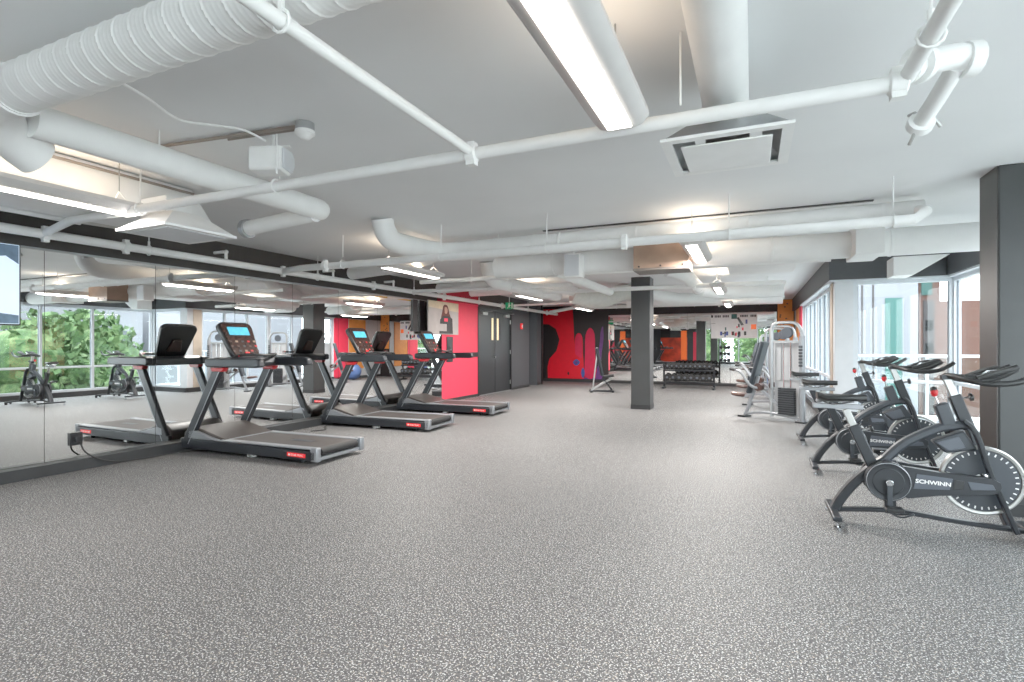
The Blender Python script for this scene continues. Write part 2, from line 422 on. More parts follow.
mshape([(788, 330), (795, 240), (800, 180), (812, 150), (816, 220), (806, 300), (800, 360)], 'purple', .014, 3)
mshape([(772, 465), (778, 400), (788, 370), (800, 400), (812, 465)], 'purple', .018, 3)
mshape([(642, 355), (662, 336), (682, 355), (662, 374)], 'mblue', .02, 4)
mshape([(653, 355), (662, 345), (671, 355), (662, 366)], 'purple', .022, 4)
mshape([(688, 415), (699, 385), (710, 415), (699, 445)], 'mblue', .02, 4)
mshape([(700, 465), (712, 440), (740, 450), (765, 440), (775, 465)], 'purple', .02, 3)
mshape([(615, 408), (622, 416), (617, 428), (611, 418)], 'mblack', .018, 3)
tag(mu.build('wall_mural', None, smooth=False), 'dripping red, magenta and black paint mural on the end wall beside the mirrors', 'mural')
# mural on back wall (seen in the end mirrors)
tag(MB().bb((-6.2, YB+.005, .1), (-4.3, YB+.02, 1.9), m='orangemural').bb((-6.2, YB+.005, 1.9), (-5.5, YB+.03, 2.7), m='mblack').bb((-4.75, YB+.02, .3), (-4.35, YB+.03, 2.4), m='orangebtn').bb((-3.9, YB+.005, .1), (-3.65, YB+.02, 2.3), m='pink').build('wall_mural', None), 'fiery orange and red mural seen reflected above the dumbbell rack', 'mural')

# portrait poster
po = thing('portrait_picture', 'printed portrait of a long-haired person in black hung over the pink wall edge', 'poster', (XL, 0, 0))
MB().bb((.03, 10.13, 1.61), (.06, 11.47, 2.37), m='photogrey').build('print', None, po)
def pq(pts, m, d, sm=0, name='print_figure'):
    q = [V((10.13+a*1.34, 2.37-b*.76, 0)) for a, b in pts]
    if sm: q = smooth_path(q, sm, True)
    return MB().prism([(p.x, p.y) for p in q], lambda a, b, dd: V((dd, a, b)), .059, .06+d, m)
mb = pq([(0, 0), (1, 0), (1, .28), (0, .2)], 'photowarm', .001)
mb.build('print_backdrop', None, po, smooth=False)
mb = MB()
for pts, m_, d_, sm_ in (([(.53, .08), (.62, .12), (.68, .35), (.72, .5), (.5, .52), (.4, .5), (.44, .3), (.47, .13)], 'hair', .002, 3),
                         ([(.34, .98), (.37, .55), (.46, .43), (.66, .43), (.78, .5), (.8, .98)], 'mblack', .003, 0),
                         ([(.52, .16), (.6, .18), (.61, .3), (.57, .36), (.52, .33)], 'skin', .004, 3),
                         ([(.5, .5), (.62, .5), (.62, .6), (.5, .6)], 'pink', .005, 0),
                         ([(.2, .68), (.58, .68), (.58, .9), (.2, .9)], 'photogrey', .006, 0)):
    q = pq(pts, m_, d_, sm_); mb.add(q.v, q.f, m_)
mb.build('print_figure', None, po, smooth=False)

# TV on the mirror wall
tv = thing('wall_television', 'flat screen television showing a pale landscape, mounted over the mirror', 'television', (XM+.12, 2.1, 1.95))
MB().bb((.06, -.72, -.4), (.12, .72, .4), m='plasticblack').build('housing', None, tv, bevel=.006)
MB().bb((.118, -.705, -.385), (.123, .705, .385), m='tvpic').prism([(-.7, -.38), (.7, -.38), (.7, -.3), (.45, -.27), (.1, -.2), (-.3, -.28), (-.7, -.22)], lambda a, b, d: V((d, a, b)), .122, .125, 'tvblue').prism([(.3, .38), (.7, .38), (.7, .2), (.6, .27), (.5, .25), (.45, .33)], lambda a, b, d: V((d, a, b)), .122, .125, 'tvblue').build('screen', None, tv, smooth=False)
MB().bb((0, -.15, -.1), (.07, .15, .1), m='plasticblack').build('bracket', None, tv)
# small wall devices
al = thing('fire_alarm_strobe', 'red fire alarm strobe on the dark grey wall beyond the doors', 'alarm', (XL, 15.5, 1.95))
MB().bb((0, -.06, -.09), (.05, .06, .09), m='redglow').build('housing', None, al, bevel=.01)
MB().bb((.045, -.025, -.04), (.06, .025, .04), m='whiteb').build('strobe_lens', None, al, bevel=.006)
tag(MB().bb((XL, 11.0, .95), (XL+.02, 11.28, 1.56), m='doorgrey').build('wall_panel', None, bevel=.004), 'slim dark wall panel below the portrait poster', 'panel')
for a, b in ((9.66, 9.84), (9.93, 10.12)):
    S('trim_7' if a < 9.8 else 'trim_8', MB().bb((XM+.001, a+.12, 1.66), (XM+.03, b+.12, 2.36)), 'mblack')  # black bars on the mirror face, painted in for dark reflections

# exit sign with running figure
ex = thing('exit_sign', 'green EXIT running-figure sign hung from the ceiling near the dark doors', 'exit sign', (-6.0, 13.2, 2.42))
ex.scale = (.72, .72, .9)
MB().bb((-.16, -.02, -.1), (.16, .02, .1), m='green').build('sign_body', None, ex, bevel=.005)
MB().cyl((0, 0, .1), (0, 0, .38), .01, m='white').build('hanger', None, ex)
q = MB(); F_ = lambda a, b, d: V((a, -d, b))
for poly in ([(-.02, .04), (.02, .04), (.02, .075), (-.02, .075)], [(-.03, .035), (.03, .025), (.02, -.02), (-.02, -.01)], [(-.02, -.01), (0, -.01), (-.05, -.07), (-.07, -.07)], [(0, -.01), (.02, -.01), (.05, -.05), (.03, -.055)], [(.03, .03), (.03, .015), (.07, 0), (.07, .012)]):
    q.prism(poly, F_, .019, .023, 'whiteb')
q.prism([(.1, -.08), (.14, -.08), (.14, .08), (.1, .08)], F_, .019, .023, 'whiteb')
q.build('pictogram', None, ex, smooth=False)

# banner on far wall
bn = thing('wall_banner', 'wide white banner with dark lettering and a photo collage on the end wall', 'banner', (0, YF-.02, 0))
BX0, BX1, BZ0, BZ1 = -1.24, .15, 1.58, 2.38
MB().bb((BX0, -.012, BZ0), (BX1, -.002, BZ1), m='white').build('cloth', None, bn)
q = MB(); rb = random.Random(3)
def bp(a, b): return (BX0+a*(BX1-BX0), BZ1-b*(BZ1-BZ0))
def bq(a, b, w, h, m, d=.014):
    x0, z0 = bp(a, b); x1, z1 = bp(a+w, b+h); q.bb((x0, -d, z1), (x1, -.011, z0), m=m)
bq(.0, .04, .045, .1, 'mblack')
for i in range(9): bq(.08+i*.036, .05, .026, .09, 'mblack') if i != 4 else None
bq(.45, .01, .12, .2, 'tealglass')
for i in range(5): bq(.64+i*.034, .05, .026, .09, 'mblack')
for i in range(4): bq(.86+i*.032, .05, .024, .09, 'mblack')
bq(.87, .44, .11, .2, 'orangebtn'); bq(.0, .38, .1, .01, 'greywall')
for i in range(13):
    a = .16+rb.random()*.62; b = .22+rb.random()*.6
    bq(a, b, .02+rb.random()*.03, .06+rb.random()*.13, rb.choice(['mblack', 'pink', 'mblue', 'purple', 'skin', 'tealglass']), .013+rb.random()*.002)
q.prism([bp(.56, .16), bp(.61, .14), bp(.72, .46), bp(.66, .48)], lambda a, b, d: V((a, -d, b)), .011, .016, 'doorgrey')
for i in range(5): bq(.2+i*.13, .72, .05, .16, 'mblue' if i < 2 else 'mblack', .0145)
q.build('print', None, bn, smooth=False)

# ------------------------------------------------------------------ lights
def lamp(x, y, z, L, label, rods=True, power=34):
    t = thing('linear_pendant_light', label, 'ceiling light', (x, y, z), 0, 'linear pendant lights')
    if y > 5: power *= 2.5
    n = 12; sec = []
    # curved trough profile, flat lit bottom
    sec = [(-.055, -.05), (.055, -.05), (.1, -.035), (.13, 0), (.125, .03), (-.125, .03), (-.13, 0), (-.1, -.035)]
    MB().sweep([(0, -L/2, 0), (0, L/2, 0)], sec, (0, 0, 1), 'lamphouse').build('housing', None, t)
    MB().bb((-.055, -L/2+.03, -.056), (.055, L/2-.03, -.048), m='lampglow').build('diffuser', None, t, smooth=False)
    MB().bb((-.07, -L/2+.05, .029), (.07, L/2-.05, .034), m='lampup').build('uplight', None, t, smooth=False)
    if rods:
        for s_ in (-1, 1):
            yy = s_*(L/2-.12); H = ZC-z
            q = MB().cyl((0, yy, .12), (0, yy, H), .004, m='steel').tube([(-.1, yy, .03), (0, yy, .12), (.1, yy, .03)], .004, 6, 'white')
            q.build('hanger', None, t)
    for nm, dz, rx, pw in (('down', -.07, 0, power), ('up', .05, PI, power*.05)):
        ld = bpy.data.lights.new('lamp_'+nm, 'AREA'); ld.shape = 'RECTANGLE'; ld.size = .12; ld.size_y = L*.9; ld.energy = pw
        ld.color = (1, .96, .91) if nm == 'down' else (1, .86, .7)
        lo = bpy.data.objects.new('lamp_'+nm, ld); col.objects.link(lo); lo.parent = t; lo.location = (0, 0, dz); lo.rotation_euler = (rx, 0, 0)
    return t
lamp(-.56, 1.7, 2.42, 1.6, 'long linear pendant light hanging beside the round supply duct and ceiling diffuser')
lamp(-.58, 6.5, 2.45, 1.35, 'linear pendant light hanging beside the wooden ceiling box')
lamp(-.58, 11.0, 2.45, 1.35, 'small linear pendant light hung just past the wooden ceiling box, near the column')
lamp(-.58, 15.2, 2.45, 1.35, 'small linear pendant light hung in front of the end wall banner')
lamp(-4.55, 1.95, 2.45, 1.5, 'linear pendant light below the cream duct box by the mirror wall')
lamp(-4.5, 6.5, 2.45, 1.35, 'linear pendant light hanging over the second treadmill')
lamp(-4.5, 11.0, 2.45, 1.35, 'linear pendant light hanging in front of the portrait poster wall')
lamp(-4.5, 15.2, 2.45, 1.35, 'linear pendant light hung in front of the paint mural')

# ------------------------------------------------------------------ pipes and ducts
def hanger(q, x, y, z, r, h=None):
    q.tube([(x, y, z+r+.05), (x, y, h or ZC)], .006, 6, 'white')
    q.tube([(x+(r+.012)*math.cos(a), y, z+(r+.012)*math.sin(a)) for a in [2*PI*k/10 for k in range(10)]], .006, 5, 'white', closed=True)
    q.cyl((x, y, z+r), (x, y, z+r+.06), .012, m='white', seg=8)
def hangerY(q, x, y, z, r):
    q.tube([(x, y, z+r+.05), (x, y, ZC)], .006, 6, 'white')
    q.tube([(x, y+(r+.012)*math.cos(a), z+(r+.012)*math.sin(a)) for a in [2*PI*k/10 for k in range(10)]], .006, 5, 'white', closed=True)
def coupling(q, p, d, r): 
    p = V(p); d = V(d).normalized(); q.lathe(p-d*.035, d, [(r*1.05, 0), (r*1.35, .008), (r*1.35, .062), (r*1.05, .07)], 14, 'white')
    for s_ in (-1, 1): q.box(p+V((0, 0, s_*r*1.4)), (.05, .05, .03), m='white')
def pipe(name, label, pts, r, hang=(), coup=(), sm=0, m='white'):
    t = thing(name, label, 'pipe')
    MB().tube(pts, r, 14, m, sm=sm).build('pipe_run', None, t)
    if hang:
        for h in hang:
            q = MB(); (hangerY if abs(pts[0][0]-pts[-1][0]) > abs(pts[0][1]-pts[-1][1]) else hanger)(q, h[0], h[1], h[2], r); q.build('pipe_hanger', None, t)
    for c, d in coup:
        q = MB(); coupling(q, c, d, r); q.build('pipe_coupling', None, t)
    return t
X, Y, Z = V((1, 0, 0)), V((0, 1, 0)), V((0, 0, 1))
pipe('sprinkler_pipe', 'white sprinkler main running above the mirrors along the black wall band', [(-6.4, .2, 2.46), (-6.4, 18.2, 2.46)], .045,
     hang=[(-6.4, y, 2.46) for y in (3.95, 6.6, 9.3, 12.2, 15.5)], coup=[((-6.4, y, 2.46), Y) for y in (2.95, 3.7, 5.9, 8.0, 10.5, 13.6, 17.2)])
pipe('sprinkler_pipe', 'white sprinkler pipe crossing the ceiling in front of the square diffuser plate', [(-6.4, 2.95, 2.47), (-5.3, 2.62, 2.42), (.57, 2.62, 2.42)], .034,
     hang=[(-4.35, 2.62, 2.42), (-2.9, 2.62, 2.42)], coup=[((-1.42, 2.62, 2.42), X), ((.54, 2.62, 2.42), X)])
pipe('sprinkler_pipe', 'slim white branch pipe joining the cross pipe beside the big spiral duct', [(-1.42, 2.62, 2.43), (-1.42, .4, 2.43)], .026, hang=[(-1.42, 1.3, 2.43)])
pipe('sprinkler_pipe', 'white pipe reaching the flanged valve on the plain ceiling above the bikes', [(.57, 2.62, 2.44), (.57, .4, 2.44)], .03, hang=[(.57, 2.3, 2.44)])
pipe('sprinkler_pipe', 'thin white pipe above the mirrors ending near the linear light', [tuple(pl(-60, 196, z=2.5)), tuple(pl(0, 207, z=2.5)), tuple(pl(80, 222, z=2.5))], .028)
pipe('sprinkler_pipe', 'long white pipe crossing under the ceiling step in front of the wooden box', [(-6.4, 5.9, 2.46), (-5.7, 5.55, 2.42), (1.25, 5.5, 2.42), (1.35, 5.6, 2.5), (1.4, 6.0, 2.6)], .045,
     hang=[(x, 5.5, 2.42) for x in (-4.9, -3.4, -2.05, -.2, 1.1)], coup=[((x, 5.5, 2.42), X) for x in (-5.2, -1.2)])
pipe('sprinkler_pipe', 'white pipe crossing between the suspended duct and the wooden box', [(-5.2, 7.75, 2.44), (-2.6, 7.75, 2.44), (.9, 7.75, 2.44)], .035, hang=[(-4.2, 7.75, 2.44), (-2.9, 7.75, 2.44)])
pipe('sprinkler_pipe', 'white pipe leaving the sprinkler main above the portrait poster', [(-6.4, 9.2, 2.46), (-4.6, 9.1, 2.44), (-2.9, 9.1, 2.44)], .035, hang=[(-4.6, 9.1, 2.44)])
pipe('sprinkler_pipe', 'white pipe passing across the front of the dark square column', [(-4.6, 10.6, 2.47), (.55, 10.6, 2.47)], .04, hang=[(-3.1, 10.6, 2.47), (-.6, 10.6, 2.47)], coup=[((-1, 10.6, 2.47), X)])
pipe('sprinkler_pipe', 'wide white pipe running across in front of the end wall', [(-6.4, 17.5, 2.5), (-5.5, 17.2, 2.6), (.8, 17.2, 2.6)], .055, hang=[(x, 17.2, 2.6) for x in (-4, -1.6, .2)], coup=[((x, 17.2, 2.6), X) for x in (-3, -.9)])
pipe('sprinkler_pipe', 'thin white pipe crossing before the dark doors, beneath the exit sign', [(-6.4, 13.4, 2.44), (-3.2, 13.0, 2.44)], .028, hang=[(-5, 13.2, 2.44)])
pipe('sprinkler_pipe', 'thin white pipe crossing midway between column and end wall', [(-3.6, 14.2, 2.5), (.7, 14.2, 2.5)], .03, hang=[(-1.9, 14.2, 2.5), (.3, 14.2, 2.5)])
# sprinkler heads above mirrors
for (y, lab) in ((4.95, 'white sprinkler elbow on the main above the first treadmill'), (8.6, 'white sprinkler elbow on the main above the third treadmill'), (6.95, 'white sprinkler drop on the main above the second treadmill')):
    q = MB().tube([(-6.4, y, 2.46), (-6.4, y, 2.58), (-6.42, y-.02, 2.6), (-6.6, y-.02, 2.6)], .02, 10, 'white').sphere((-6.4, y, 2.6), .03, 'white', 10)
    tag(q.build('sprinkler_elbow', None), lab, 'sprinkler')
# valve assembly
va = thing('sprinkler_valve', 'white flanged sprinkler valve assembly at the corner of the crossing pipes', 'valve', (.57, 2.62, 2.46))
q = MB().tube([(0, 0, 0), (.06, .06, .05), (.2, .12, .08), (.24, .16, .06)], .05, 14, 'white', sm=4).lathe((.04, .04, .04), (.7, .6, .3), [(.075, 0), (.075, .03)], 16, 'white').lathe((.22, .14, .07), (1, .3, 0), [(.07, 0), (.07, .05), (.03, .07)], 14, 'white')
q.build('valve_body', None, va)
MB().tube([(.2, .14, .05), (.17, .3, -.02), (.15, .42, -.06)], .036, 12, 'white').lathe((.15, .42, -.06), (-.1, .9, -.3), [(.055, 0), (.055, .04)], 14, 'white').build('drop_pipe', None, va)
for k_ in range(3):
    a = k_*2.1; MB().cyl((.15+.05*math.cos(a), .43, -.06+.05*math.sin(a)), (.15+.08*math.cos(a), .47, -.08+.08*math.sin(a)), .008, m='steel').build('bolt', None, va)

def elbow(a, b, c, n=8):
    a, b, c = V(a), V(b), V(c); return [(a*(1-t)**2+b*2*t*(1-t)+c*t*t) for t in [k/n for k in range(n+1)]]
# big spiral duct
sp = thing('spiral_duct', 'wide ribbed white spiral duct with a smooth elbow, crossing above the room corner', 'duct')
n = 900; prof = [-3.35+4.1*k/n for k in range(n+1)]
RR = .112; q = MB(); seg = 28; vs = []; fs = []
for i, x in enumerate(prof):
    for k in range(seg):
        a = 2*PI*k/seg
        p1 = (x/.105-k/seg) % 1.0; p2 = (x/.0263-k*4/seg) % 1.0
        rr = RR+(.0035 if p1 < .09 else 0)+(.0012 if p2 < .3 else 0)
        vs.append((x, 1.42+rr*math.cos(a), 2.63+rr*math.sin(a)))
for i in range(n):
    for k in range(seg): fs.append((i*seg+k, i*seg+(k+1) % seg, (i+1)*seg+(k+1) % seg, (i+1)*seg+k))
q.add(vs, fs, 'duct'); q.build('spiral_section', None, sp)
MB().tube([(-3.32, 1.42, 2.63), (-3.45, 1.42, 2.63)]+elbow((-3.45, 1.42, 2.63), (-3.78, 1.42, 2.6), (-3.82, 1.72, 2.46)), .118, 24, 'duct').lathe((-3.33, 1.42, 2.63), (-1, 0, 0), [(.115, 0), (.126, .005), (.126, .02), (.115, .025)], 24, 'duct').build('duct_elbow', None, sp)
# smooth along-duct 2
d2 = thing('ventilation_duct', 'smooth white round duct running beside the mirror wall with an open side branch', 'duct')
MB().tube([(-3.62, 1.6, 2.6), (-3.62, 3.75, 2.6)], .095, 20, 'duct').sphere((-3.62, 3.75, 2.6), .095, 'duct', 18).build('duct_run', None, d2)
MB().tube([(-3.62, 3.7, 2.55), (-4.5, 3.72, 2.5)], .072, 18, 'duct').build('duct_branch', None, d2)
MB().lathe((-4.48, 3.72, 2.5), (-1, 0, 0), [(.074, 0), (.09, .005), (.09, .06), (.07, .065), (.06, .03)], 20, 'brushed').build('duct_collar', None, d2)
q = MB()
for y in (2.3, 3.3): q.tube([(-3.62, y, 2.69), (-3.62, y, ZC)], .006, 6, 'white')
q.build('duct_hanger', None, d2)
# cream box duct
bd = thing('duct_box', 'cream rectangular duct box lit from below next to the mirror wall', 'duct')
MB().add([(-5.4, .6, 2.46), (-4.72, .6, 2.46), (-4.72, 3.55, 2.46), (-5.4, 3.55, 2.46), (-5.4, .6, 2.79), (-4.72, .6, 2.79), (-4.72, 3.3, 2.79), (-5.4, 3.3, 2.79)],
         [(0, 1, 2, 3), (4, 7, 6, 5), (0, 4, 5, 1), (1, 5, 6, 2), (2, 6, 7, 3), (3, 7, 4, 0)], 'duct').build('duct_body', None, bd, bevel=.005)
MB().tube([(-4.7, .6, 2.75), (-4.7, 3.3, 2.75)], .012, 8, 'conduit').build('conduit', None, bd)
# insulated silver run above main
tag(MB().tube([(-5.85, .5, 2.6), (-5.8, 1.6, 2.6), (-5.85, 2.6, 2.62), (-5.8, 3.5, 2.64)], .11, 14, 'insul', sm=5).build('insulated_duct', None), 'wrapped insulated duct tucked between the cream duct box and the black band', 'duct')
# square diffuser plate near mirror
sd = thing('ceiling_diffuser', 'square lay-in diffuser with a frosted face hung near the black wall band', 'diffuser', (-4.38, 2.94, 2.29))
MB().prism([(-.31, -.31), (.31, -.31), (.31, .31), (-.31, .31)], lambda a, b, d: V((a, b, d)), -.01, .01, 'white').build('frame', None, sd)
MB().bb((-.25, -.25, -.016), (.25, .25, -.008), m='panelwhite').build('face_panel', None, sd, bevel=.004)
MB().add([(-.3, -.3, .01), (.3, -.3, .01), (.3, .3, .01), (-.3, .3, .01), (-.12, -.12, .16), (.12, -.12, .16), (.12, .12, .16), (-.12, .12, .16)], [(0, 1, 5, 4), (1, 2, 6, 5), (2, 3, 7, 6), (3, 0, 4, 7), (4, 5, 6, 7)], 'white').bb((-.33, -.1, .12), (-.0, .12, .3), m='white').build('cone', None, sd)
# round duct with plaque diffuser
rd = thing('ventilation_duct', 'round white supply duct running overhead to the square plaque diffuser', 'duct')
MB().tube([(-.13, .3, 2.66), (-.13, 2.95, 2.66)]+elbow((-.13, 2.95, 2.66), (-.13, 3.08, 2.66), (-.13, 3.08, 2.5)), .115, 22, 'duct').build('duct_run', None, rd)
MB().tube([(-.13+.13*math.cos(a), 1.9, 2.66+.13*math.sin(a)) for a in [2*PI*k/20 for k in range(20)]], .003, 5, 'brushed', closed=True).build('duct_strap', None, rd)
pdf = thing('ceiling_diffuser', 'square plaque diffuser with a drop centre plate below the round supply duct', 'diffuser', (-.12, 3.04, 2.37))
q = MB()
for a, b in (((-.3, -.3), (.3, -.25)), ((-.3, .25), (.3, .3)), ((-.3, -.25), (-.25, .25)), ((.25, -.25), (.3, .25))): q.bb((a[0], a[1], 0), (b[0], b[1], .015), m='white')
q.add([(-.29, -.29, .012), (.29, -.29, .012), (.29, .29, .012), (-.29, .29, .012), (-.17, -.17, .12), (.17, -.17, .12), (.17, .17, .12), (-.17, .17, .12)], [(0, 1, 5, 4), (1, 2, 6, 5), (2, 3, 7, 6), (3, 0, 4, 7)], 'brushed')
q.build('frame', None, pdf)
MB().bb((-.21, -.21, -.012), (.21, .21, -.004), m='white').build('face_plate', None, pdf, bevel=.003)
MB().cyl((0, .04, .08), (0, .04, .2), .11, m='frameblack').build('neck', None, pdf)
pipe('hanger_rod', 'thin white hanger rod with a sleeve beside the round supply duct', [(-.3, 2.56, 2.46), (-.3, 2.56, 2.8)], .005)
# speaker + detector + conduit
spk = thing('ceiling_speaker', 'white box loudspeaker bracketed to the ceiling near the heat detector', 'speaker', (-3.0, 2.68, 2.62), math.radians(20))
MB().prism([(-.09, -.08), (.05, -.09), (.1, -.03), (.1, .05), (.05, .09), (-.09, .08)], lambda a, b, d: V((d, a, b)), -.13, .1, 'white').build('cabinet', None, spk, bevel=.015)
MB().prism([(-.075, -.068), (.045, -.075), (.085, -.02), (.085, .04), (.045, .075), (-.075, .068)], lambda a, b, d: V((d, a, b)), .1, .115, 'panelwhite').build('grille', None, spk, bevel=.01)
MB().tube([(0, 0, .09), (0, 0, .18)], .012, 8, 'white').bar((.0, 0, .1), (.12, 0, .1), .03, .008, m='white').build('bracket', None, spk)
dt = thing('heat_detector', 'round ceiling detector on a grey box at the end of the bare conduit', 'detector', (-2.65, 2.62, 2.8))
MB().lathe((0, 0, 0), (0, 0, -1), [(.06, 0), (.06, .05)], 20, 'brushed').build('junction_box', None, dt)
MB().lathe((0, 0, -.05), (0, 0, -1), [(.062, 0), (.064, .02), (.045, .035), (.03, .05), (.01, .055)], 20, 'white').build('sensor_head', None, dt)
tag(MB().tube([(-2.7, 2.6, 2.78), (-3.95, 2.45, 2.78)], .012, 8, 'conduit').tube([(-2.7, 2.64, 2.78), (-3.3, 2.57, 2.78)], .01, 8, 'conduit').build('metal_conduit', None), 'bare metal conduit feeding the heat detector across the ceiling', 'conduit')
tag(MB().tube([(-3.0, 1.55, 2.75), (-3.05, 1.85, 2.73), (-3.2, 2.15, 2.74), (-3.15, 2.35, 2.77), (-3.0, 2.45, 2.75), (-2.98, 2.6, 2.73)], .008, 8, 'white', sm=6).build('cable', None), 'loose white cable drooping from the spiral duct to the speaker', 'cable')

def duct(label, pts, r, m='duct', name='ventilation_duct', rods=(), flat=1, parts=True):
    t = thing(name, label, 'duct')
    MB().tube(pts, r, 20, m, flat=flat).build('duct_run', None, t)
    q = MB(); L0 = V(pts[0]); 
    # seams
    tot = 0
    for i in range(len(pts)-1):
        a, b = V(pts[i]), V(pts[i+1]); L = (b-a).length
        if L > .8:
            for j in range(1, int(L/1.2)+1):
                p = a+(b-a).normalized()*(j*1.2-.3)
                if j*1.2-.3 < L: q.lathe(p, b-a, [(r*1.0, 0), (r*1.04, .004), (r*1.04, .03), (r, .034)], 20, m)
    if q.v: q.build('duct_seam', None, t)
    for (x, y, z) in rods: MB().tube([(x, y, z), (x, y, ZC)], .007, 6, 'white').build('duct_hanger', None, t)
    return t
duct('white duct turning from the ceiling into the crossing run before the mirror wall corner', elbow((-3.86, 4.98, 2.8), (-3.86, 5.02, 2.57), (-3.86, 5.3, 2.58))+[(-3.88, 5.6, 2.59)]+elbow((-3.88, 5.75, 2.6), (-3.88, 6.25, 2.6), (-3.4, 6.25, 2.62))+[(-2.15, 6.25, 2.62)], .125, rods=[(-3.0, 6.25, 2.72)])
duct('slim white duct crossing just past the ceiling step', [(-2.15, 6.3, 2.68), (1.5, 6.3, 2.68)], .075, rods=[])
duct('large white duct crossing behind the wooden box towards the window bay', [(-3.5, 7.25, 2.52), (-1.35, 7.25, 2.52), (-.7, 7.25, 2.52), (2.7, 7.25, 2.52)], .155, rods=[(-2.0, 7.25, 2.6), (-.45, 7.25, 2.6)])
duct('thin grey-white duct running lengthwise under the crossing duct', [(-2.6, 7.3, 2.42), (-2.6, 10.6, 2.42)], .075)
duct('pale lit duct running lengthwise toward the insulated elbows', elbow((-4.2, 8.3, 2.8), (-4.2, 8.35, 2.5), (-4.2, 8.75, 2.5))+[(-4.12, 11.7, 2.5)], .13)
duct('puffy insulated duct elbow cluster before the paint mural', elbow((-3.7, 11.6, 2.5), (-3.2, 12.0, 2.3), (-2.9, 12.2, 2.5))+elbow((-2.9, 12.2, 2.5), (-2.7, 12.6, 2.7), (-2.4, 13.1, 2.5)), .19, 'insul', 'insulated_duct')
duct('white duct slanting down from the insulated elbows behind the column', [(-2.6, 12.6, 2.6), (-1.6, 13.6, 2.5), (-.7, 13.8, 2.5)], .13)
duct('white duct bending around past the column toward the windows', elbow((-1.35, 9.6, 2.68), (-1.1, 9.7, 2.64), (-1.05, 10.4, 2.58))+[(-1.0, 11.6, 2.52)]+elbow((-1.0, 11.6, 2.5), (-.9, 12.3, 2.5), (-.3, 12.4, 2.5))+[(.6, 12.4, 2.5)], .125, rods=[(.3, 12.4, 2.6)])
duct('white duct crossing in front of the end wall mirrors', [(-3.4, 16.0, 2.62), (.75, 16.0, 2.62)], .14)
duct('white duct crossing above the exit sign', [(-6.3, 11.6, 2.66), (-4.2, 11.4, 2.66), (-3.6, 11.6, 2.55)], .11)
duct('white duct leaving the mirror wall above the second treadmill', [(-6.3, 7.3, 2.6), (-5.0, 7.0, 2.62), (-3.8, 6.2, 2.62)], .11, rods=[(-5.4, 7.1, 2.7)])
duct('capped white duct ending above the portrait poster', [(-6.3, 10.1, 2.6), (-4.7, 9.9, 2.62), (-4.0, 8.6, 2.62)], .11)
# yellow gas pipe
pipe('gas_pipe', 'yellow gas pipe running lengthwise near the exit sign', [(-4.9, 10.3, 2.6), (-4.9, 13.8, 2.6)], .02, m='yellow')
# plenum box and other boxes
tag(MB().bb((-.35, 8.7, 2.56), (.62, 9.9, 2.79), m='duct').build('air_plenum', None, bevel=.01), 'flat white air handling plenum hung beside the window bulkhead', 'air handler')
wb = thing('wooden_ceiling_box', 'pale plywood box with a dark lower lip hung around the crossing duct', 'box', (-1.02, 7.0, 0))
MB().bb((-.33, -.3, 2.31), (.33, .12, 2.7), m='wood').build('box_body', None, wb, bevel=.004)
MB().bb((-.335, -.305, 2.28), (.335, .125, 2.31), m='woodlip').build('lower_lip', None, wb, bevel=.004)
q = MB()
for x in (-.26, 0, .26): q.cyl((x, -.312, 2.33), (x, -.3, 2.33), .012, m='frameblack', seg=8)
q.build('screw', None, wb)
def hangbox(x, y, z0, z1, sx, sy, label, name='ceiling_speaker'):
    t = thing(name, label, 'speaker', (x, y, 0)); MB().bb((-sx/2, -sy/2, z0), (sx/2, sy/2, z1), m='white').build('cabinet', None, t, bevel=.008)
    MB().bb((-sx/2+.015, -sy/2-.006, z0+.015), (sx/2-.015, -sy/2, z1-.015), m='panelwhite').build('grille', None, t, bevel=.003)
    MB().cyl((0, 0, z1), (0, 0, ZC), .012, m='white').build('bracket', None, t)
hangbox(-2.2, 6.95, 2.27, 2.58, .23, .2, 'white box speaker hanging below the crossing duct beside the plywood box')
tag(MB().bb((1.03, 6.85, 2.35), (1.3, 7.5, 2.7), m='duct').build('duct_damper_box', None, bevel=.006), 'white rectangular damper box around the duct by the window bulkhead', 'duct')
tag(MB().add([(1.84, 9.2, 2.35), (2.08, 9.2, 2.35), (2.5, 9.2, 2.62), (1.84, 9.2, 2.62), (1.84, 9.6, 2.35), (2.08, 9.6, 2.35), (2.5, 9.6, 2.62), (1.84, 9.6, 2.62)], [(0, 1, 2, 3), (4, 7, 6, 5), (0, 4, 5, 1), (1, 5, 6, 2), (2, 6, 7, 3), (3, 7, 4, 0)], 'duct').build('duct_offset', None, bevel=.01), 'white wedge-shaped duct boot in front of the window bulkhead', 'duct')
duct('broad white duct crossing the window bay just before the bulkhead', [(1.55, 8.6, 2.67), (2.65, 8.6, 2.67)], .12)
cs = thing('security_camera', 'small white dome camera on the ceiling past the ceiling step', 'camera', (1.15, 6.6, 2.8))
MB().lathe((0, 0, 0), (0, 0, -1), [(.05, 0), (.05, .08), (.03, .1)], 16, 'white').build('mount', None, cs); MB().sphere((0, 0, -.1), .032, 'frameblack', 12).build('dome', None, cs)

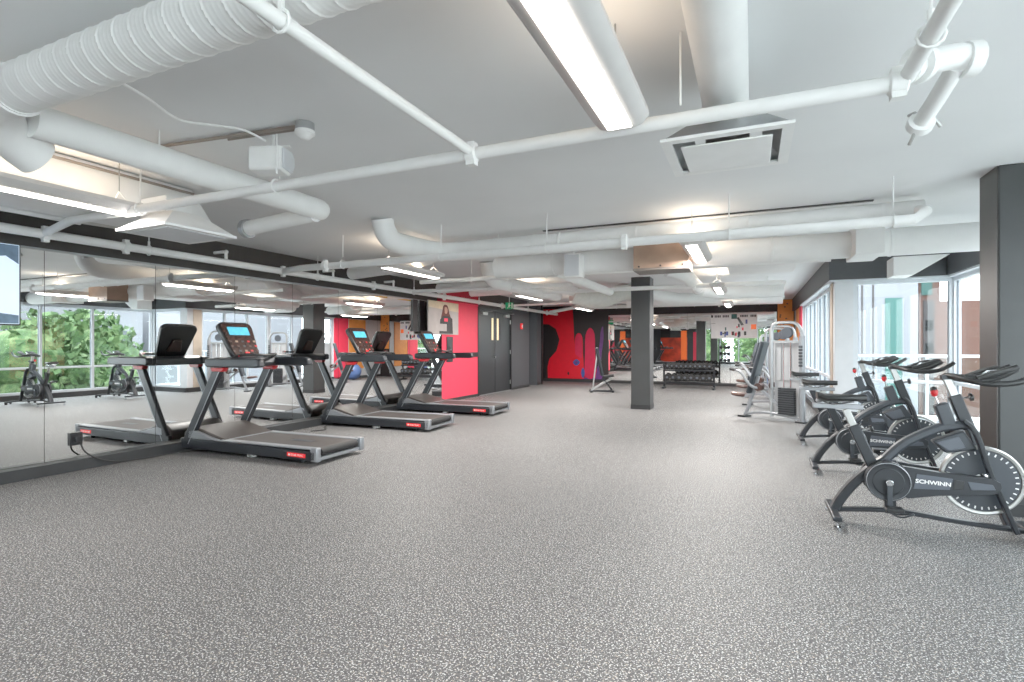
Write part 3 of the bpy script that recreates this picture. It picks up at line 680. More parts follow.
#@@EQUIP
# ------------------------------------------------------------------ spin bikes
F2 = lambda a, b, d: V((a, d, b))
def make_bike():
    t = thing('spin_bike', 'b', 'exercise bike', (0, 0, 0), 0, 'spin bikes lined up by the bay window')
    X0 = 1.2
    x = lambda k: k-X0
    # rear stabilizer and feet
    q = MB().rect([(x(.56), -.26, .075), (x(.56), .26, .075)], .06, .035, (0, 0, 1), 'charcoal'); q.build('rear_stabilizer', None, t, bevel=.006)
    for s_ in (-1, 1):
        MB().cyl((x(.56), s_*.245, 0), (x(.56), s_*.245, .02), .026, m='chrome', seg=14).cyl((x(.56), s_*.245, .02), (x(.56), s_*.245, .07), .008, m='chrome', seg=8).build('leveling_foot', None, t)
        MB().cyl((x(1.78), s_*.27, 0), (x(1.78), s_*.27, .045), .026, m='rubber', seg=14).build('leveling_foot', None, t)
        MB().cyl((x(1.82), s_*.17-.012, .04), (x(1.82), s_*.17+.012, .04), .034, m='rubber', seg=16).build('transport_wheel', None, t)
    MB().rect([(x(1.8), -.29, .05), (x(1.74), -.12, .075), (x(1.74), .12, .075), (x(1.8), .29, .05)], .07, .035, (0, 0, 1), 'charcoal', sm=4).build('front_stabilizer', None, t)
    # frame
    q = MB()
    q.rect([(x(.57), 0, .085), (x(.61), 0, .17), (x(.69), 0, .29), (x(.8), 0, .41), (x(.9), 0, .5)], .062, .085, (0, 1, 0), 'charcoal', sm=5, c=.15)
    q.rect([(x(.58), 0, .085), (x(.85), 0, .115), (x(1.05), 0, .115), (x(1.35), 0, .09), (x(1.74), 0, .07)], .05, .032, (0, 0, 1), 'charcoal', sm=5)
    q.rect([(x(.9), 0, .5), (x(1.0), 0, .615), (x(1.12), 0, .7), (x(1.25), 0, .765), (x(1.38), 0, .79)], .06, .075, (0, 1, 0), 'charcoal2', sm=5, c=.25)
    q.bar((x(.93), 0, .1), (x(.93), 0, .5), .05, .07, m='charcoal')
    q.build('main_frame', None, t)
    q = MB()
    for s_ in (-1, 1):
        q.rect([(x(1.36), s_*.05, .82), (x(1.42), s_*.068, .74), (x(1.5), s_*.07, .46), (x(1.64), s_*.07, .07)], .03, .065, (0, 1, 0), 'charcoal', sm=4, c=.2)
    q.build('fork', None, t)
    MB().bar((x(1.40), 0, .76), (x(1.315), 0, 1.0), .055, .075, m='charcoal').build('head_tube', None, t, bevel=.008)
    MB().bar((x(1.235), 0, .935), (x(1.29), 0, .76), .07, .085, m='charcoal2').prism([(x(1.18), .66), (x(1.36), .75), (x(1.44), .62), (x(1.26), .58)], F2, -.045, .045, 'charcoal2').build('brake_housing', None, t, bevel=.012)
    MB().prism([(x(1.2), .655), (x(1.33), .71), (x(1.37), .63), (x(1.27), .6)], F2, -.052, -.044, 'plasticgrey').build('housing_badge', None, t, bevel=.004)
    # resistance lever
    MB().cyl((x(1.225), 0, .93), (x(1.205), 0, .985), .007, m='chrome', seg=8).build('lever_rod', None, t)
    MB().sphere((x(1.2), 0, 1.015), .03, 'redplastic', 14, (.8, .8, 1.15)).sphere((x(1.197), 0, 1.035), .022, 'plasticblack', 12).build('resistance_knob', None, t)
    # seat tube, chrome post, slider, saddle
    MB().bar((x(.83), 0, .42), (x(.695), 0, .745), .06, .075, m='charcoal').build('seat_tube', None, t, bevel=.008)
    MB().bar((x(.70), 0, .73), (x(.645), 0, .865), .035, .05, m='steel').build('seat_post', None, t, bevel=.005)
    MB().bar((x(.42), 0, .885), (x(.76), 0, .885), .045, .038, m='silverpaint').build('seat_slider', None, t, bevel=.006)
    kn = MB().cyl((x(.74), 0, .70), (x(.8), 0, .72), .007, m='chrome', seg=8).lathe((x(.8), 0, .72), (1, 0, .3), [(.01, 0), (.026, .004), (.026, .02), (.01, .026)], 12, 'plasticblack'); kn.build('seat_knob', None, t)
    q = MB()
    prof = [(-.0, .085), (.05, .118), (.12, .115), (.18, .075), (.23, .045), (.3, .026), (.335, .012)]
    vs = []; fs = []; seg = 16
    for i, (dx, w_) in enumerate(prof):
        for k in range(seg):
            a = 2*PI*k/seg; zz = math.sin(a); hh = .03 if zz > 0 else .035
            crown = .012*math.cos(2*a) if i < 4 else 0
            vs.append((x(.45)+dx+.0, w_*math.cos(a), .955+hh*zz*(1-.25*i/6)-abs(crown)*.3+(.015 if i == 0 else 0)))
    for i in range(len(prof)-1):
        for k in range(seg): fs.append((i*seg+k, i*seg+(k+1) % seg, (i+1)*seg+(k+1) % seg, (i+1)*seg+k))
    fs.append(tuple(range(seg))); fs.append(tuple((len(prof)-1)*seg+k for k in range(seg)))
    q.add(vs, fs, 'padblack'); sd_ = q.build('saddle', None, t)
    MB().tube([(x(.48), .03, .925), (x(.56), .025, .9), (x(.7), .02, .925)], .005, 6, 'chrome', sm=3).tube([(x(.48), -.03, .925), (x(.56), -.025, .9), (x(.7), -.02, .925)], .005, 6, 'chrome', sm=3).sphere((x(.47), 0, .925), .035, 'silverpaint', 12, (.8, 1.6, .6)).build('saddle_rail', None, sd_)
    # flywheel
    fc = (x(1.47), 0, .4)
    fw = MB().lathe((fc[0], -.012, fc[2]), (0, 1, 0), [(.215, 0), (.215, .024)], 48, 'charcoal2').build('flywheel', None, t)
    MB().lathe((fc[0], -.017, fc[2]), (0, 1, 0), [(.22, .002), (.236, 0), (.245, .006), (.245, .028), (.236, .034), (.22, .032)], 56, 'steel', cap=False).lathe((fc[0], -.03, fc[2]), (0, 1, 0), [(.04, 0), (.05, .01), (.05, .05), (.04, .06)], 20, 'chrome').build('rim', None, fw)
    q = MB()
    for k in range(32):
        a = 2*PI*k/32; c_, s_ = math.cos(a), math.sin(a)
        for yy in (-.0135, .0135): q.bar((fc[0]+.186*c_, yy, fc[2]+.186*s_), (fc[0]+.205*c_, yy, fc[2]+.205*s_), .002, .008, m='whiteb')
    q.build('tick_marks', None, fw)
    # drive cover
    yb = -.11
    top = [(x(.99), .475), (x(1.2), .452), (x(1.5), .435), (x(1.545), .41), (x(1.55), .375), (x(1.53), .335), (x(1.48), .32), (x(1.2), .285), (x(1.02), .245)]
    circ = [(x(.9)+.145*math.cos(a), .355+.145*math.sin(a)) for a in [math.radians(d) for d in range(-45, -316, -15)]]
    cv = MB().prism(top+circ, F2, yb, yb+.055, 'charcoal').build('drive_cover', None, t, bevel=.012)
    MB().lathe((x(.9), yb-.004, .355), (0, 1, 0), [(.134, 0), (.139, .004), (.134, .01)], 40, 'silverpaint', cap=False).lathe((x(.9), yb-.008, .355), (0, 1, 0), [(.05, 0), (.095, .0), (.1, .005), (.12, .005), (.134, .002), (.134, .012)], 40, 'charcoal').build('crank_disc', None, cv)
    MB().prism([(x(1.07), .43), (x(1.28), .415), (x(1.26), .335), (x(1.05), .32)], F2, yb-.004, yb+.001, 'plasticgrey').prism([(x(1.36), .405), (x(1.5), .395), (x(1.515), .36), (x(1.38), .345)], F2, yb-.004, yb+.001, 'plasticgrey').build('cover_panel', None, cv, bevel=.004)
    MB().prism([(x(1.29), .41), (x(1.345), .405), (x(1.335), .345), (x(1.28), .34)], F2, yb-.005, yb+.001, 'plasticblack').build('belt_window', None, cv, bevel=.003)
    fo = font('lettering', 'SCHWINN', .038, 'whiteb', cv, (x(1.165), yb-.006, .375), (PI/2, math.radians(2), 0), .001, 1.15, .001)
    MB().prism(top+circ, F2, .07, .11, 'charcoal').build('rear_cover', None, t, bevel=.01)
    # cranks and pedals
    for s_, dz in ((-1, -1), (1, 1)):
        yy = s_*.15; ca = MB().bar((x(.9), yy, .355+.01), (x(.91)+.01*dz, yy, .355+dz*.17), .016, .034, m='charcoal2').cyl((x(.9), yy-s_*.03, .355), (x(.9), yy+s_*.012, .355), .024, m='chrome').build('crank_arm', None, t, bevel=.004)
        pz = .355+dz*.17; p = MB()
        p.cyl((x(.91), yy, pz), (x(.91), yy+s_*.03, pz), .01, m='chrome', seg=10)
        p.bb((x(.86), yy+s_*.03, pz-.016), (x(.965), yy+s_*.12, pz+.014), m='plasticblack')
        pd = p.build('pedal', None, t, bevel=.004)
        MB().tube([(x(.87), yy+s_*.035, pz-.01), (x(.93), yy+s_*.03, pz-.045), (x(1.01), yy+s_*.05, pz-.03), (x(1.02), yy+s_*.09, pz-.02), (x(.94), yy+s_*.12, pz-.04), (x(.87), yy+s_*.11, pz-.01)], .007, 6, 'charcoal', sm=4).build('toe_cage', None, pd)
    # handlebar post, bar, pads
    MB().bar((x(1.32), 0, .985), (x(1.272), 0, 1.12), .04, .05, m='steel').build('handlebar_post', None, t, bevel=.005)
    MB().cyl((x(1.33), 0, .97), (x(1.4), 0, .985), .007, m='chrome', seg=8).lathe((x(1.4), 0, .985), (1, 0, .2), [(.01, 0), (.028, .005), (.028, .02), (.012, .028)], 12, 'plasticblack').build('adjustment_knob', None, t)
    hb = MB()
    hb.bar((x(1.24), 0, 1.125), (x(1.33), 0, 1.135), .06, .035, m='charcoal')
    for s_ in (-1, 1):
        hb.tube([(x(1.27), 0, 1.14), (x(1.31), s_*.07, 1.135), (x(1.37), s_*.17, 1.11), (x(1.47), s_*.2, 1.095), (x(1.6), s_*.2, 1.11), (x(1.7), s_*.19, 1.165), (x(1.73), s_*.185, 1.19)], .02, 12, 'plasticblack', sm=5)
        hb.tube([(x(1.36), s_*.05, 1.13), (x(1.45), s_*.06, 1.13), (x(1.56), s_*.06, 1.165), (x(1.65), s_*.055, 1.21)], .019, 12, 'plasticblack', sm=5)
    hb.tube([(x(1.41), -.17, 1.105), (x(1.41), .17, 1.105)], .018, 12, 'plasticblack')
    hbo = hb.build('handlebar', None, t)
    for s_ in (-1, 1):
        MB().rect([(x(1.42), s_*.1, 1.13), (x(1.5), s_*.11, 1.165), (x(1.6), s_*.11, 1.2)], .075, .026, (0, 0, 1), 'padblack', sm=4).build('arm_pad', None, hbo)
    MB().tube([(x(1.47), -.03, 1.15), (x(1.5), 0, 1.175), (x(1.57), 0, 1.18)], .008, 8, 'chrome').build('phone_holder', None, hbo)
    return t
bk = make_bike()
labs = ['dark grey spin bike with a white-lettered drive cover beside the dark pillar', 'dark grey spin bike second from the dark pillar, in the middle of the three', 'dark grey spin bike third from the dark pillar, beside the grey weight machine']
for i, (bx_, y, rz) in enumerate(((1.215, 4.83, 0), (1.25, 6.64, math.radians(-1)), (1.26, 8.46, math.radians(1)))):
    o = bk if i == 0 else copy_tree(bk)
    o.location = (bx_, y, 0); o.rotation_euler.z = rz; o['label'] = labs[i]

# ------------------------------------------------------------------ treadmills
def make_tm():
    t = thing('treadmill', 't', 'treadmill', (0, 0, 0), 0, 'treadmills facing the mirror wall')
    W = .42
    # chassis side rails
    for s_ in (-1, 1):
        prof = [(0.02, .05), (1.9, .05), (1.96, .06), (1.96, .155), (.62, .17), (.0, .175), (0, .07)]
        MB().prism(prof, F2, s_*W-.05 if s_ > 0 else -W, W if s_ > 0 else -W+.05, 'charcoal').build('side_rail', None, t, bevel=.008)
        MB().bb((.62, s_*(W-.06)-.05, .172), (1.95, s_*(W-.06)+.05, .19), m='silverpaint').build('foot_rail', None, t, bevel=.006)
        MB().prism([(.12, .178), (.62, .178), (.45, .215), (.2, .285), (.13, .27)], F2, s_*W-(.05 if s_ > 0 else 0), s_*W+(.0 if s_ > 0 else .05), 'silverpaint').build('hood_side', None, t, bevel=.006)
        MB().bb((1.9, s_*W-(.075 if s_ > 0 else -.0), .04), (1.985, s_*W+(.0 if s_ > 0 else .075), .2), m='silverpaint').build('end_cap', None, t, bevel=.012)
        MB().cyl((1.72, s_*.33, 0), (1.72, s_*.33, .04), .025, m='rubber', seg=14).build('rubber_foot', None, t)
        MB().bb((.95, s_*.3-.035, .0), (1.03, s_*.3+.035, .045), m='whiteb').build('rubber_foot', None, t)
    MB().prism([(0.01, .05), (.0, .24), (.1, .305), (.2, .315), (.48, .24), (.66, .19), (.66, .05)], F2, -W+.045, W-.045, 'deckbrown').build('motor_hood', None, t, bevel=.015)
    MB().bb((.6, -.31, .1), (1.93, .31, .182), m='beltm').build('belt', None, t, bevel=.01)
    MB().cyl((1.93, -.31, .135), (1.93, .31, .135), .045, m='rubber', seg=16).build('rear_roller', None, t)
    MB().bb((1.9, -.35, .045), (1.965, .35, .085), m='silverpaint').build('rear_bar', None, t, bevel=.006)
    MB().bb((.62, -.32, .181), (.66, .32, .192), m='silverpaint').bb((1.3, -.05, .1825), (1.6, .05, .1835), m='charcoal2').build('belt_trim', None, t, bevel=.002)
    bg_ = MB().prism([(1.6, .085), (1.84, .08), (1.84, .125), (1.6, .13)], F2, -W-.006, -W+.002, 'redglow').build('badge', None, t, bevel=.003)
    f = font('lettering', 'STAR TRAC', .03, 'whiteb', bg_, (1.735, -W-.0075, .104), (PI/2, 0, 0), .0006, 1.05)
    MB().lathe((1.632, -W-.0095, .106), (0, 1, 0), [(.013, 0), (.013, .003)], 14, 'whiteb').build('emblem', None, bg_)
    # uprights
    for s_ in (-1, 1):
        yy = s_*(W-.03)
        up = MB().bar((.07, yy, .1), (.6, yy, 1.1), .06, .12, m='charcoal').build('upright', None, t, bevel=.012)
        MB().bar((.118, yy, .1), (.638, yy, 1.08), .062, .014, m='silverpaint').build('upright_trim', None, up, bevel=.003)
        MB().prism([(.5, 1.03), (.66, 1.03), (.7, 1.08), (.48, 1.08)], F2, yy-.038, yy+.038, 'redplastic').build('red_collar', None, up, bevel=.01)
        MB().prism([(.4, 1.1), (.43, 1.085), (1.16, 1.085), (1.23, 1.1), (1.21, 1.18), (1.16, 1.2), (.43, 1.195), (.4, 1.18)], F2, yy-.045, yy+.045, 'charcoal').build('handrail', None, t, bevel=.016)
        MB().tube([(.7, s_*.3, 1.2), (.82, s_*.24, 1.24), (.88, s_*.1, 1.235), (.89, 0, 1.23)], .018, 10, 'plasticblack', sm=5).build('front_grip', None, t)
        MB().bar((.76, s_*.28, 1.222), (.85, s_*.18, 1.248), .02, .04, (0, 0, 1), 'redplastic').build('grip_accent', None, t, bevel=.005)
    MB().prism([(.42, 1.08), (.7, 1.08), (.74, 1.12), (.7, 1.205), (.5, 1.205), (.42, 1.17)], F2, -W+.03, W-.03, 'charcoal').build('console_shelf', None, t, bevel=.015)
    # console: slab tilted, lower edge (.5,1.22) top (.27,1.66)
    a0, a1 = V((.63, 0, 1.2)), V((.4, 0, 1.665)); d = (a1-a0); L = d.length; d.normalize(); n = V((d.z, 0, -d.x))
    def FC(yc, l, dep): return a0+V((0, yc, 0))+d*l+n*dep
    def slab(wb, wt, l0, l1, d0, d1, m, r=.085):
        po = []
        for cx_, cy_, a_ in ((1, 0, -90), (1, 1, 0), (-1, 1, 90), (-1, 0, 180)):
            ww = wt if cy_ else wb; ll = (l1-r) if cy_ else (l0+r)
            for k in range(6):
                an = math.radians(a_+k*18); po.append((cx_*(ww-r)+r*math.cos(an), ll+r*math.sin(an)))
        return MB().prism(po, FC, d0, d1, m)
    cs_ = slab(.21, .255, 0, L, -.07, -.005, 'plasticblack').build('console', None, t, bevel=.015)
    slab(.19, .235, .03, L-.03, -.008, .003, 'consoleface', .045).build('face_panel', None, cs_, bevel=.003)
    slab(.17, .17, L*.6, L*.86, .0, .006, 'plasticblack', .015).build('screen_bezel', None, cs_)
    slab(.155, .155, L*.62, L*.84, .004, .008, 'lcd', .01).build('screen', None, cs_)
    rr = random.Random(2); q = MB()
    for i in range(5):
        for j in range(3):
            yy = -.18+i*.09; l = L*(.18+j*.13); q.prism([(yy-.018, l-.012), (yy+.018, l-.012), (yy+.018, l+.012), (yy-.018, l+.012)], FC, .002, .007, rr.choice(['brownpad', 'brownpad', 'charcoal2', 'photowarm', 'redplastic', 'wood']))
    q.build('keypad', None, cs_)
    q = MB().prism([(-.03, L*.06), (.03, L*.06), (.03, L*.14), (-.03, L*.14)], FC, .002, .018, 'redglow'); q.build('stop_button', None, cs_, bevel=.004)
    MB().prism([(-.1, .12), (.1, .12), (.06, .3), (-.06, .3)], FC, -.1, -.06, 'brownpad').build('back_bracket', None, cs_, bevel=.01)
    return t
tm = make_tm()
tl = ['black treadmill beside the power outlet in the mirror and the wall television', 'black treadmill standing between the other two along the mirror', 'black treadmill at the end of the mirrors beside the pink wall and portrait picture', 'black treadmill seen only reflected in the end wall mirrors']
cy = [(-6.68, 4.93), (-6.7, 7.36), (-6.68, 9.47), (-6.3, -.9)]
for i, (x_, y_) in enumerate(cy):
    o = tm if i == 0 else copy_tree(tm)
    o.location = (x_, y_, 0); o.rotation_euler.z = math.radians((1.5, 2.6, 2.0, 0)[i]); o.scale = ((1.12, 1.07, 1.1, 1)[i], 1, 1); o['label'] = tl[i]
# outlet and cords
ol = thing('power_outlet', 'small dark power outlet with plug set in the mirror near the first treadmill', 'outlet', (XM, 3.4, .33))
MB().bb((0, -.06, -.07), (.03, .06, .07), m='plasticblack').build('cover_plate', None, ol, bevel=.005)
MB().bb((.03, -.03, -.03), (.08, .03, .03), m='plasticblack').build('plug', None, ol, bevel=.006)
tag(MB().tube([(-6.7, 3.4, .3), (-6.66, 3.45, .17), (-6.62, 3.65, .05), (-6.6, 4.0, .012), (-6.6, 4.4, .012), (-6.5, 4.62, .03)], .009, 8, 'cord', sm=6).build('power_cable', None), 'black power cord draping from the outlet along the baseboard to a treadmill', 'cord')
tag(MB().tube([(-6.5, 6.9, .02), (-6.35, 6.7, .012), (-6.2, 6.55, .012), (-6.3, 6.35, .012)], .009, 8, 'cord', sm=6).build('power_cable', None), 'short loose power cord on the floor beside the second treadmill', 'cord')

# ------------------------------------------------------------------ weight machines
def make_machine():
    t = thing('weight_machine', 'm', 'weight machine', (0, 0, 0), 0, 'weight machines by the windows')
    # tower: inverted U with rounded corners
    U = [(.08, 0, .06), (.08, 0, 1.5), (.1, 0, 1.66), (.2, 0, 1.75), (.4, 0, 1.76), (.53, 0, 1.72), (.6, 0, 1.6), (.62, 0, 1.3), (.62, 0, .02)]
    q = MB(); q.rect([(.08, 0, .06), (.08, 0, 1.62)]+elbow((.08, 0, 1.62), (.08, 0, 1.76), (.22, 0, 1.76))+[(.42, 0, 1.76)]+elbow((.42, 0, 1.76), (.6, 0, 1.76), (.62, 0, 1.5))+[(.62, 0, .03)], .05, .06, (0, 1, 0), 'brushed', c=.25)
    q.bar((.08, 0, 1.42), (.62, 0, 1.42), .04, .04, m='brushed'); q.build('tower_frame', None, t)
    MB().rect([(.62, 0, .02), (.62, 0, 1.52)], .085, .1, (0, 1, 0), 'silverpaint', c=.3).build('front_column', None, t)
    MB().bb((.54, -.1, 0), (.7, .12, .03), m='charcoal').build('foot_plate', None, t, bevel=.006)
    # shroud
    for a, b in ((.12, .23), (.26, .4), (.43, .56)): MB().bb((a, .04, .72), (b, .055, 1.4), m='panelwhite').build('shroud_panel', None, t, bevel=.006)
    MB().bb((.1, .06, .1), (.58, .07, 1.4), m='panelwhite').build('rear_shroud', None, t, bevel=.004)
    q = MB()
    for k in range(12): q.bb((.22, -.06, .12+k*.04), (.5, .03, .155+k*.04), m='charcoal')
    q.build('weight_stack', None, t, bevel=.003)
    MB().cyl((.3, 0, .6), (.3, 0, 1.4), .008, m='chrome', seg=8).build('guide_rod', None, t); MB().cyl((.42, 0, .6), (.42, 0, 1.4), .008, m='chrome', seg=8).build('guide_rod', None, t)
    MB().lathe((.36, -.03, 1.58), (0, 1, 0), [(.09, 0), (.1, .008), (.085, .02), (.085, .04), (.1, .052), (.09, .06)], 24, 'plasticgrey').build('pulley', None, t)
    q = MB()
    rr = random.Random(4)
    for k in range(7): q.bb((.585+.0, -.062, .98+k*.055), (.655, -.0515, 1.02+k*.055), m='charcoal2')
    q.build('lettering', None, t, bevel=.006)
    # base and seat frame
    MB().rect([(-.45, 0, .06), (.0, 0, .12), (.6, 0, .07)], .06, .045, (0, 0, 1), 'silverpaint', sm=4).build('base_rail', None, t)
    MB().bar((-.43, 0, .03), (-.17, 0, .78), .06, .05, m='silverpaint').bb((-.52, -.12, 0), (-.38, .12, .035), m='charcoal').build('front_leg', None, t, bevel=.006)
    MB().bar((.3, 0, .2), (-.2, 0, .6), .05, .05, m='silverpaint').build('brace', None, t, bevel=.006)
    MB().rect([(-.33, 0, .46), (-.05, 0, 1.42)], .08, .25, (0, 1, 0), 'pad', c=.35).build('backrest', None, t, bevel=.01)
    MB().lathe((-.58, .02, .38), (.1, 0, 1), [(.08, 0), (.135, .01), (.15, .035), (.135, .065), (.07, .075)], 24, 'brownpad').build('seat', None, t)
    MB().bar((-.5, 0, .38), (-.3, 0, .42), .04, .05, m='silverpaint').build('seat_support', None, t, bevel=.004)
    for s_ in (-1, 1):
        ar = MB().tube([(.05, s_*.1, .55), (-.1, s_*.38, .62), (-.28, s_*.4, .85), (-.42, s_*.36, .9)], .024, 10, 'silverpaint', sm=5).build('press_arm', None, t)
        MB().cyl((-.38, s_*.365, .9), (-.54, s_*.33, .91), .028, m='padblack').build('grip', None, ar)
        MB().cyl((-.02, s_*.2, .6), (-.02, s_*.3, .6), .07, m='brownpad').build('roller_pad', None, ar)
    return t
mc = make_machine()
for i, (x_, y_, l_) in enumerate(((.26, 10.88, 'grey selectorized weight machine with inclined back pad, just behind the spin bikes'), (.25, 15.0, 'grey selectorized weight machine with inclined back pad, next to the orange wall'), (.3, 13.05, 'grey selectorized weight machine standing between the other two by the windows'))):
    o = mc if i == 0 else copy_tree(mc)
    o.location = (x_, y_, 0); o.rotation_euler.z = math.radians(-30); o['label'] = l_

# ------------------------------------------------------------------ dumbbell rack
rk = thing('dumbbell_rack', 'two-tier black dumbbell rack against the end wall mirrors', 'rack', (-1.8, 17.35, 0))
for x in (-.74, .74):
    MB().rect([(x, .12, .03), (x, .05, .78)], .06, .07, (0, 1, 0), 'charcoal').build('post', None, rk)
    MB().bb((x-.035, -.25, 0), (x+.035, .3, .06), m='charcoal').build('foot', None, rk, bevel=.008)
for z in (.2, .57):
    MB().box((0, -.02, z), (1.5, .07, .035), Matrix.Rotation(.3, 3, 'X'), 'charcoal').box((0, .16, z+.05), (1.5, .07, .035), Matrix.Rotation(.3, 3, 'X'), 'charcoal').build('shelf_rail', None, rk, bevel=.004)
def make_db():
    t = thing('dumbbell', 'd', 'dumbbell')
    MB().cyl((0, -.06, 0), (0, .06, 0), .016, m='chrome').build('handle', None, t)
    for s_ in (-1, 1):
        MB().lathe((0, s_*.06, 0), (0, s_, 0), [(.045, 0), (.06, .01), (.06, .06), (.048, .07)], 14, 'rubber').lathe((0, s_*.128, 0), (0, s_, 0), [(.022, 0), (.022, .004)], 12, 'plasticgrey').build('head', None, t)
    return t
db = make_db(); first = True
for n_, z, s_, grp, lab in ((10, .6, 1.3, 'dumbbells on the upper tier', 'black round-headed dumbbell on the upper tier of the rack'), (8, .23, 1.6, 'dumbbells on the lower tier', 'large black round-headed dumbbell on the lower tier of the rack')):
    for k in range(n_):
        o = db if first else copy_tree(db); first = False
        o.location = (-1.8-.62+1.24*k/(n_-1), 17.42, z+.045+.06*s_); o.rotation_euler = (.08, 0, 0); o.scale = (s_,)*3; o['label'] = lab; o['group'] = grp
# ------------------------------------------------------------------ incline bench
bh = thing('weight_bench', 'black adjustable weight bench set upright in front of the paint mural', 'bench', (-3.98, 15.2, 0), math.radians(20))
MB().rect([(.02, 0, .48), (-.14, .0, 1.28)], .08, .28, (0, 1, 0), 'pad', c=.3).build('backrest', None, bh, bevel=.008)
MB().box((.2, 0, .46), (.3, .27, .07), Matrix.Rotation(-.15, 3, 'Y'), 'padblack').build('seat', None, bh, bevel=.02)
MB().bar((-.3, 0, .06), (.3, 0, .4), .05, .06, m='steel').bar((.02, 0, .42), (.3, 0, .06), .05, .05, m='charcoal').bar((-.25, 0, .08), (-.12, 0, 1.15), .04, .04, m='steel').build('frame', None, bh, bevel=.006)
MB().bb((-.34, -.3, 0), (-.27, .3, .06), m='charcoal').build('foot', None, bh, bevel=.006); MB().bb((.27, -.22, 0), (.34, .22, .06), m='charcoal').build('foot', None, bh, bevel=.006)
MB().bar((-.32, -.0, .03), (.32, 0, .03), .05, .05, m='charcoal').build('base_rail', None, bh, bevel=.006)
# exercise ball, seen in the mirror
tag(MB().sphere((0, 0, .32), .32, 'ballblue', 28).build('exercise_ball', None, loc=(.7, 16.6, 0)), 'blue exercise ball seen reflected in the mirror beside the pink strip', 'ball')
# rig seen in the far mirrors
rg = thing('storage_rack', 'tall black rack of weights and rollers seen reflected below the banner', 'rack', (-1.75, -2.3, 0))
for x in (-.35, .35):
    for y in (-.25, .25): MB().bar((x, y, 0), (x, y, 1.75), .05, .05, (1, 0, 0), 'charcoal').build('post', None, rg)
for z in (.15, .6, 1.05, 1.5): MB().bb((-.37, -.27, z), (.37, .27, z+.03), m='charcoal').build('shelf', None, rg)
pb = tag(MB().sphere((0, 0, .12), .12, 'rubber', 16).build('medicine_ball', None), 'x', 'medicine ball', 'medicine balls on the storage rack')
i = 0
for z in (.18, .63, 1.08):
    for x in (-.22, .03, .24):
        o = pb if i == 0 else pb.copy(); 
        if i: col.objects.link(o)
        o.location = (-1.75+x-.0, -2.3, z); o['label'] = 'black medicine ball on the reflected storage rack'; i += 1
#@@END
# ------------------------------------------------------------------ outside
S('ground_outside', MB().bb((-30, -40, -4.2), (60, 70, -4)), 'outground', smooth=False)
S('balcony_floor', MB().bb((1.45, YC+.25, -.25), (6, 13.2, -.05)).bb((2.95, -4, -.25), (4.6, YC+.3, -.05)), 'outground', smooth=False)
rl = thing('balcony_railing', 'glass balcony balustrade with a white top rail outside the bay window', 'railing', (0, 11.95, 0))
MB().rect([(1.5, 0, 1.16), (5.5, 0, 1.16)], .05, .05, (0, 0, 1), 'mullion').build('top_rail', None, rl)
MB().bb((1.5, -.006, 0), (5.5, .006, 1.13), m='glass').build('glass_panel', None, rl, smooth=False)
for x in (1.55, 2.9, 4.2, 5.45): MB().bb((x-.02, -.02, -.05), (x+.02, .02, 1.15), m='mullion').build('post', None, rl)
def building(name, label, x0, x1, y0, y1, z1, m, wins, z0=-4, seams=()):
    t = thing(name, label, 'building', (x0, y0, z0))
    MB().bb((0, 0, 0), (x1-x0, y1-y0, z1-z0), m=m).build('wall', None, t, smooth=False)
    for (a, b, c, d, mm) in wins:   # on -y face, absolute coords
        MB().bb((a-x0, -.06, c-z0), (b-x0, .02, d-z0), m=mm).build('window', None, t, smooth=False)
    if seams:
        q = MB()
        for s_ in seams: q.bb((s_-x0-.03, -.03, 0), (s_-x0+.03, .01, z1-z0), m='brickdark')
        q.build('facade_joint', None, t, smooth=False)
    return t
def wx(u, y): return pl(u, 345, y=y).x
def wz(v, u, y): return pl(u, v, y=y).z
YA = 27
b1 = building('white_building', 'tall white panelled building with a teal glazed strip, seen through the bay window', .9, wx(918, YA), YA, 40, 12, 'facadewhite',
   [(wx(885, YA), wx(902, YA), -2, wz(298, 892, YA), 'tealglass'), (wx(825, YA), wx(826, YA), -4, 10, 'greywall')], seams=[wx(u, YA) for u in (842, 852, 862, 873)])
b2 = building('brick_building', 'salmon brick building with grey window bay, seen through the bay window', wx(919, 28), wx(919, 28)+5, 28, 33.5, wz(301, 945, 28), 'brick',
   [(wx(923, 28), wx(934, 28), -4, wz(300, 930, 28), 'brickdark'), (wx(925, 28), wx(933, 28), wz(331, 930, 28), wz(320, 930, 28), 'glassdark'), (wx(925, 28), wx(933, 28), wz(353, 930, 28), wz(343, 930, 28), 'glassdark')])
building('brick_building', 'taller salmon brick block with a pale window above the grey bay', wx(919, 34), wx(940, 34), 34, 42, 9, 'brick', [(wx(921, 34), wx(932, 34), wz(295, 925, 34), wz(280, 925, 34), 'tealglass')])
building('white_building', 'distant white building with rows of dark windows seen in the mirrors', 14, 23, 17, 27, 7, 'facadewhite', [(14.5+i*1.6, 15.5+i*1.6, j*2.6-2, j*2.6-.6, 'glassdark') for i in range(4) for j in range(3)])
t = thing('grey_building', 'long grey building with dark windows seen in the mirrors beyond the bay', 'building', (12, 8.5, -4))
MB().bb((0, 0, 0), (6, 7, 7.2), m='facadewhite').build('wall', None, t, smooth=False)
for i in range(4):
    for j in range(2): MB().bb((-.05, .5+i*1.6, 4.3+j*1.6-.8), (.02, 1.5+i*1.6, 5.2+j*1.6-.8), m='glassdark').build('window', None, t, smooth=False)
MB().bb((-.3, -.2, 7.2), (6.2, 7.2, 7.45), m='greywall').build('roof', None, t, smooth=False)
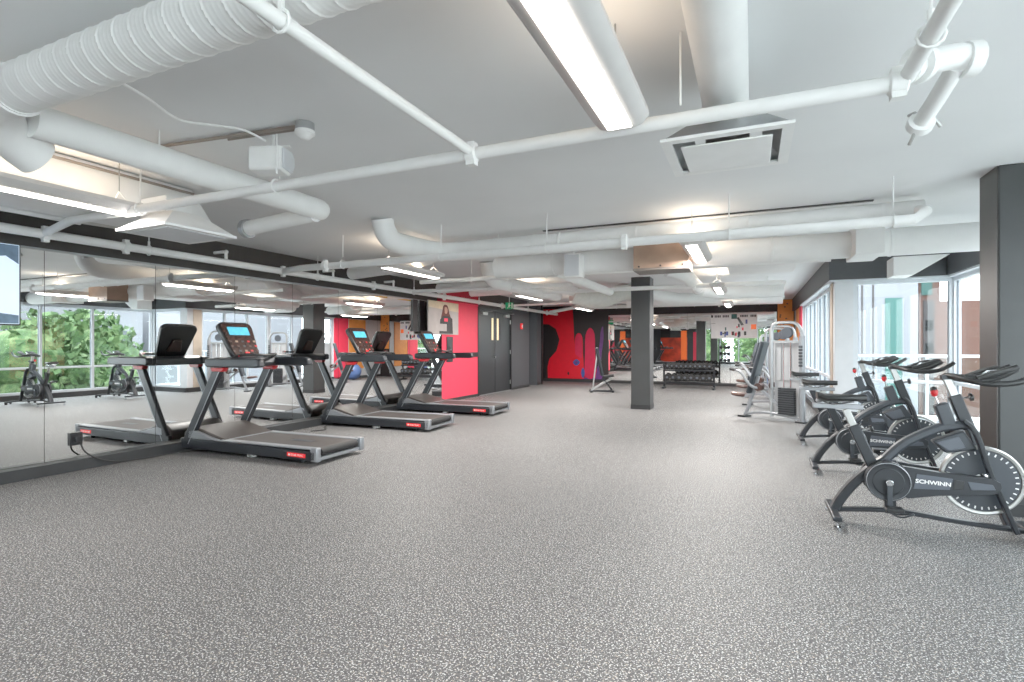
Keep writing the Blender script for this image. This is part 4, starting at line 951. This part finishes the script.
# trees
def tree():
    t = thing('leafy_tree', 'full green leafy tree outside, reflected in the mirrors behind the bikes', 'tree', (0, 0, 0), 0, 'leafy trees outside the bay windows')
    MB().tube([(0, 0, 0), (.1, 0, 1.5), (0, .1, 3)], .16, 8, 'bark', sm=3, scale=lambda t_: 1-.5*t_).build('trunk', None, t)
    rr = random.Random(5); q = MB()
    for i in range(2600):
        a = rr.random()*2*PI; zz = rr.uniform(-1, 1); r0 = (rr.random()**.4)
        px = V((math.cos(a)*math.sqrt(1-zz*zz), math.sin(a)*math.sqrt(1-zz*zz), zz*1.35))*r0*1.9+V((0, 0, 4.3))
        d = V((rr.uniform(-1, 1), rr.uniform(-1, 1), rr.uniform(-.6, 1))).normalized(); u = d.orthogonal().normalized(); w = d.cross(u); s_ = rr.uniform(.1, .22)
        q.add([px-u*s_, px+w*s_*.6, px+u*s_, px-w*s_*.6], [(0, 1, 2, 3)], 'leaves')
    for i in range(7):
        a = rr.random()*6.28; q.sphere((math.cos(a)*.8, math.sin(a)*.8, 3.4+rr.random()*1.9), 1.0, 'leaves', 14)
    q.build('foliage', None, t, smooth=False)
    return t
t0 = tree(); spots = [(6.9, 9.3, .95), (6.4, 5.4, .9), (9.9, 12.2, 1.0), (10.4, 7.4, 1.0), (.6, -11.5, 1.15), (-4.2, -12.5, 1.15)]
for i, (x, y, s_) in enumerate(spots):
    o = t0 if i == 0 else copy_tree(t0)
    o.location = (x, y, -4.0); o.scale = (s_, s_, s_*1.0); o.rotation_euler.z = i*1.3

# ------------------------------------------------------------------ world, view
w = bpy.data.worlds.new('world'); bpy.context.scene.world = w; w.use_nodes = True
bg = w.node_tree.nodes['Background']; bg.inputs['Color'].default_value = (.91, .955, 1, 1); bg.inputs['Strength'].default_value = 5.5
sc = bpy.context.scene
sc.view_settings.view_transform = 'Standard'; sc.view_settings.look = 'None'; sc.view_settings.exposure = 0.5; sc.view_settings.gamma = 1.22
sc.cycles.max_bounces = 10; sc.cycles.diffuse_bounces = 5; sc.cycles.glossy_bounces = 6; sc.cycles.transparent_max_bounces = 16
sc.cycles.use_denoising = True; sc.cycles.sample_clamp_indirect = 8
sc.cycles.caustics_reflective = False; sc.cycles.caustics_refractive = False
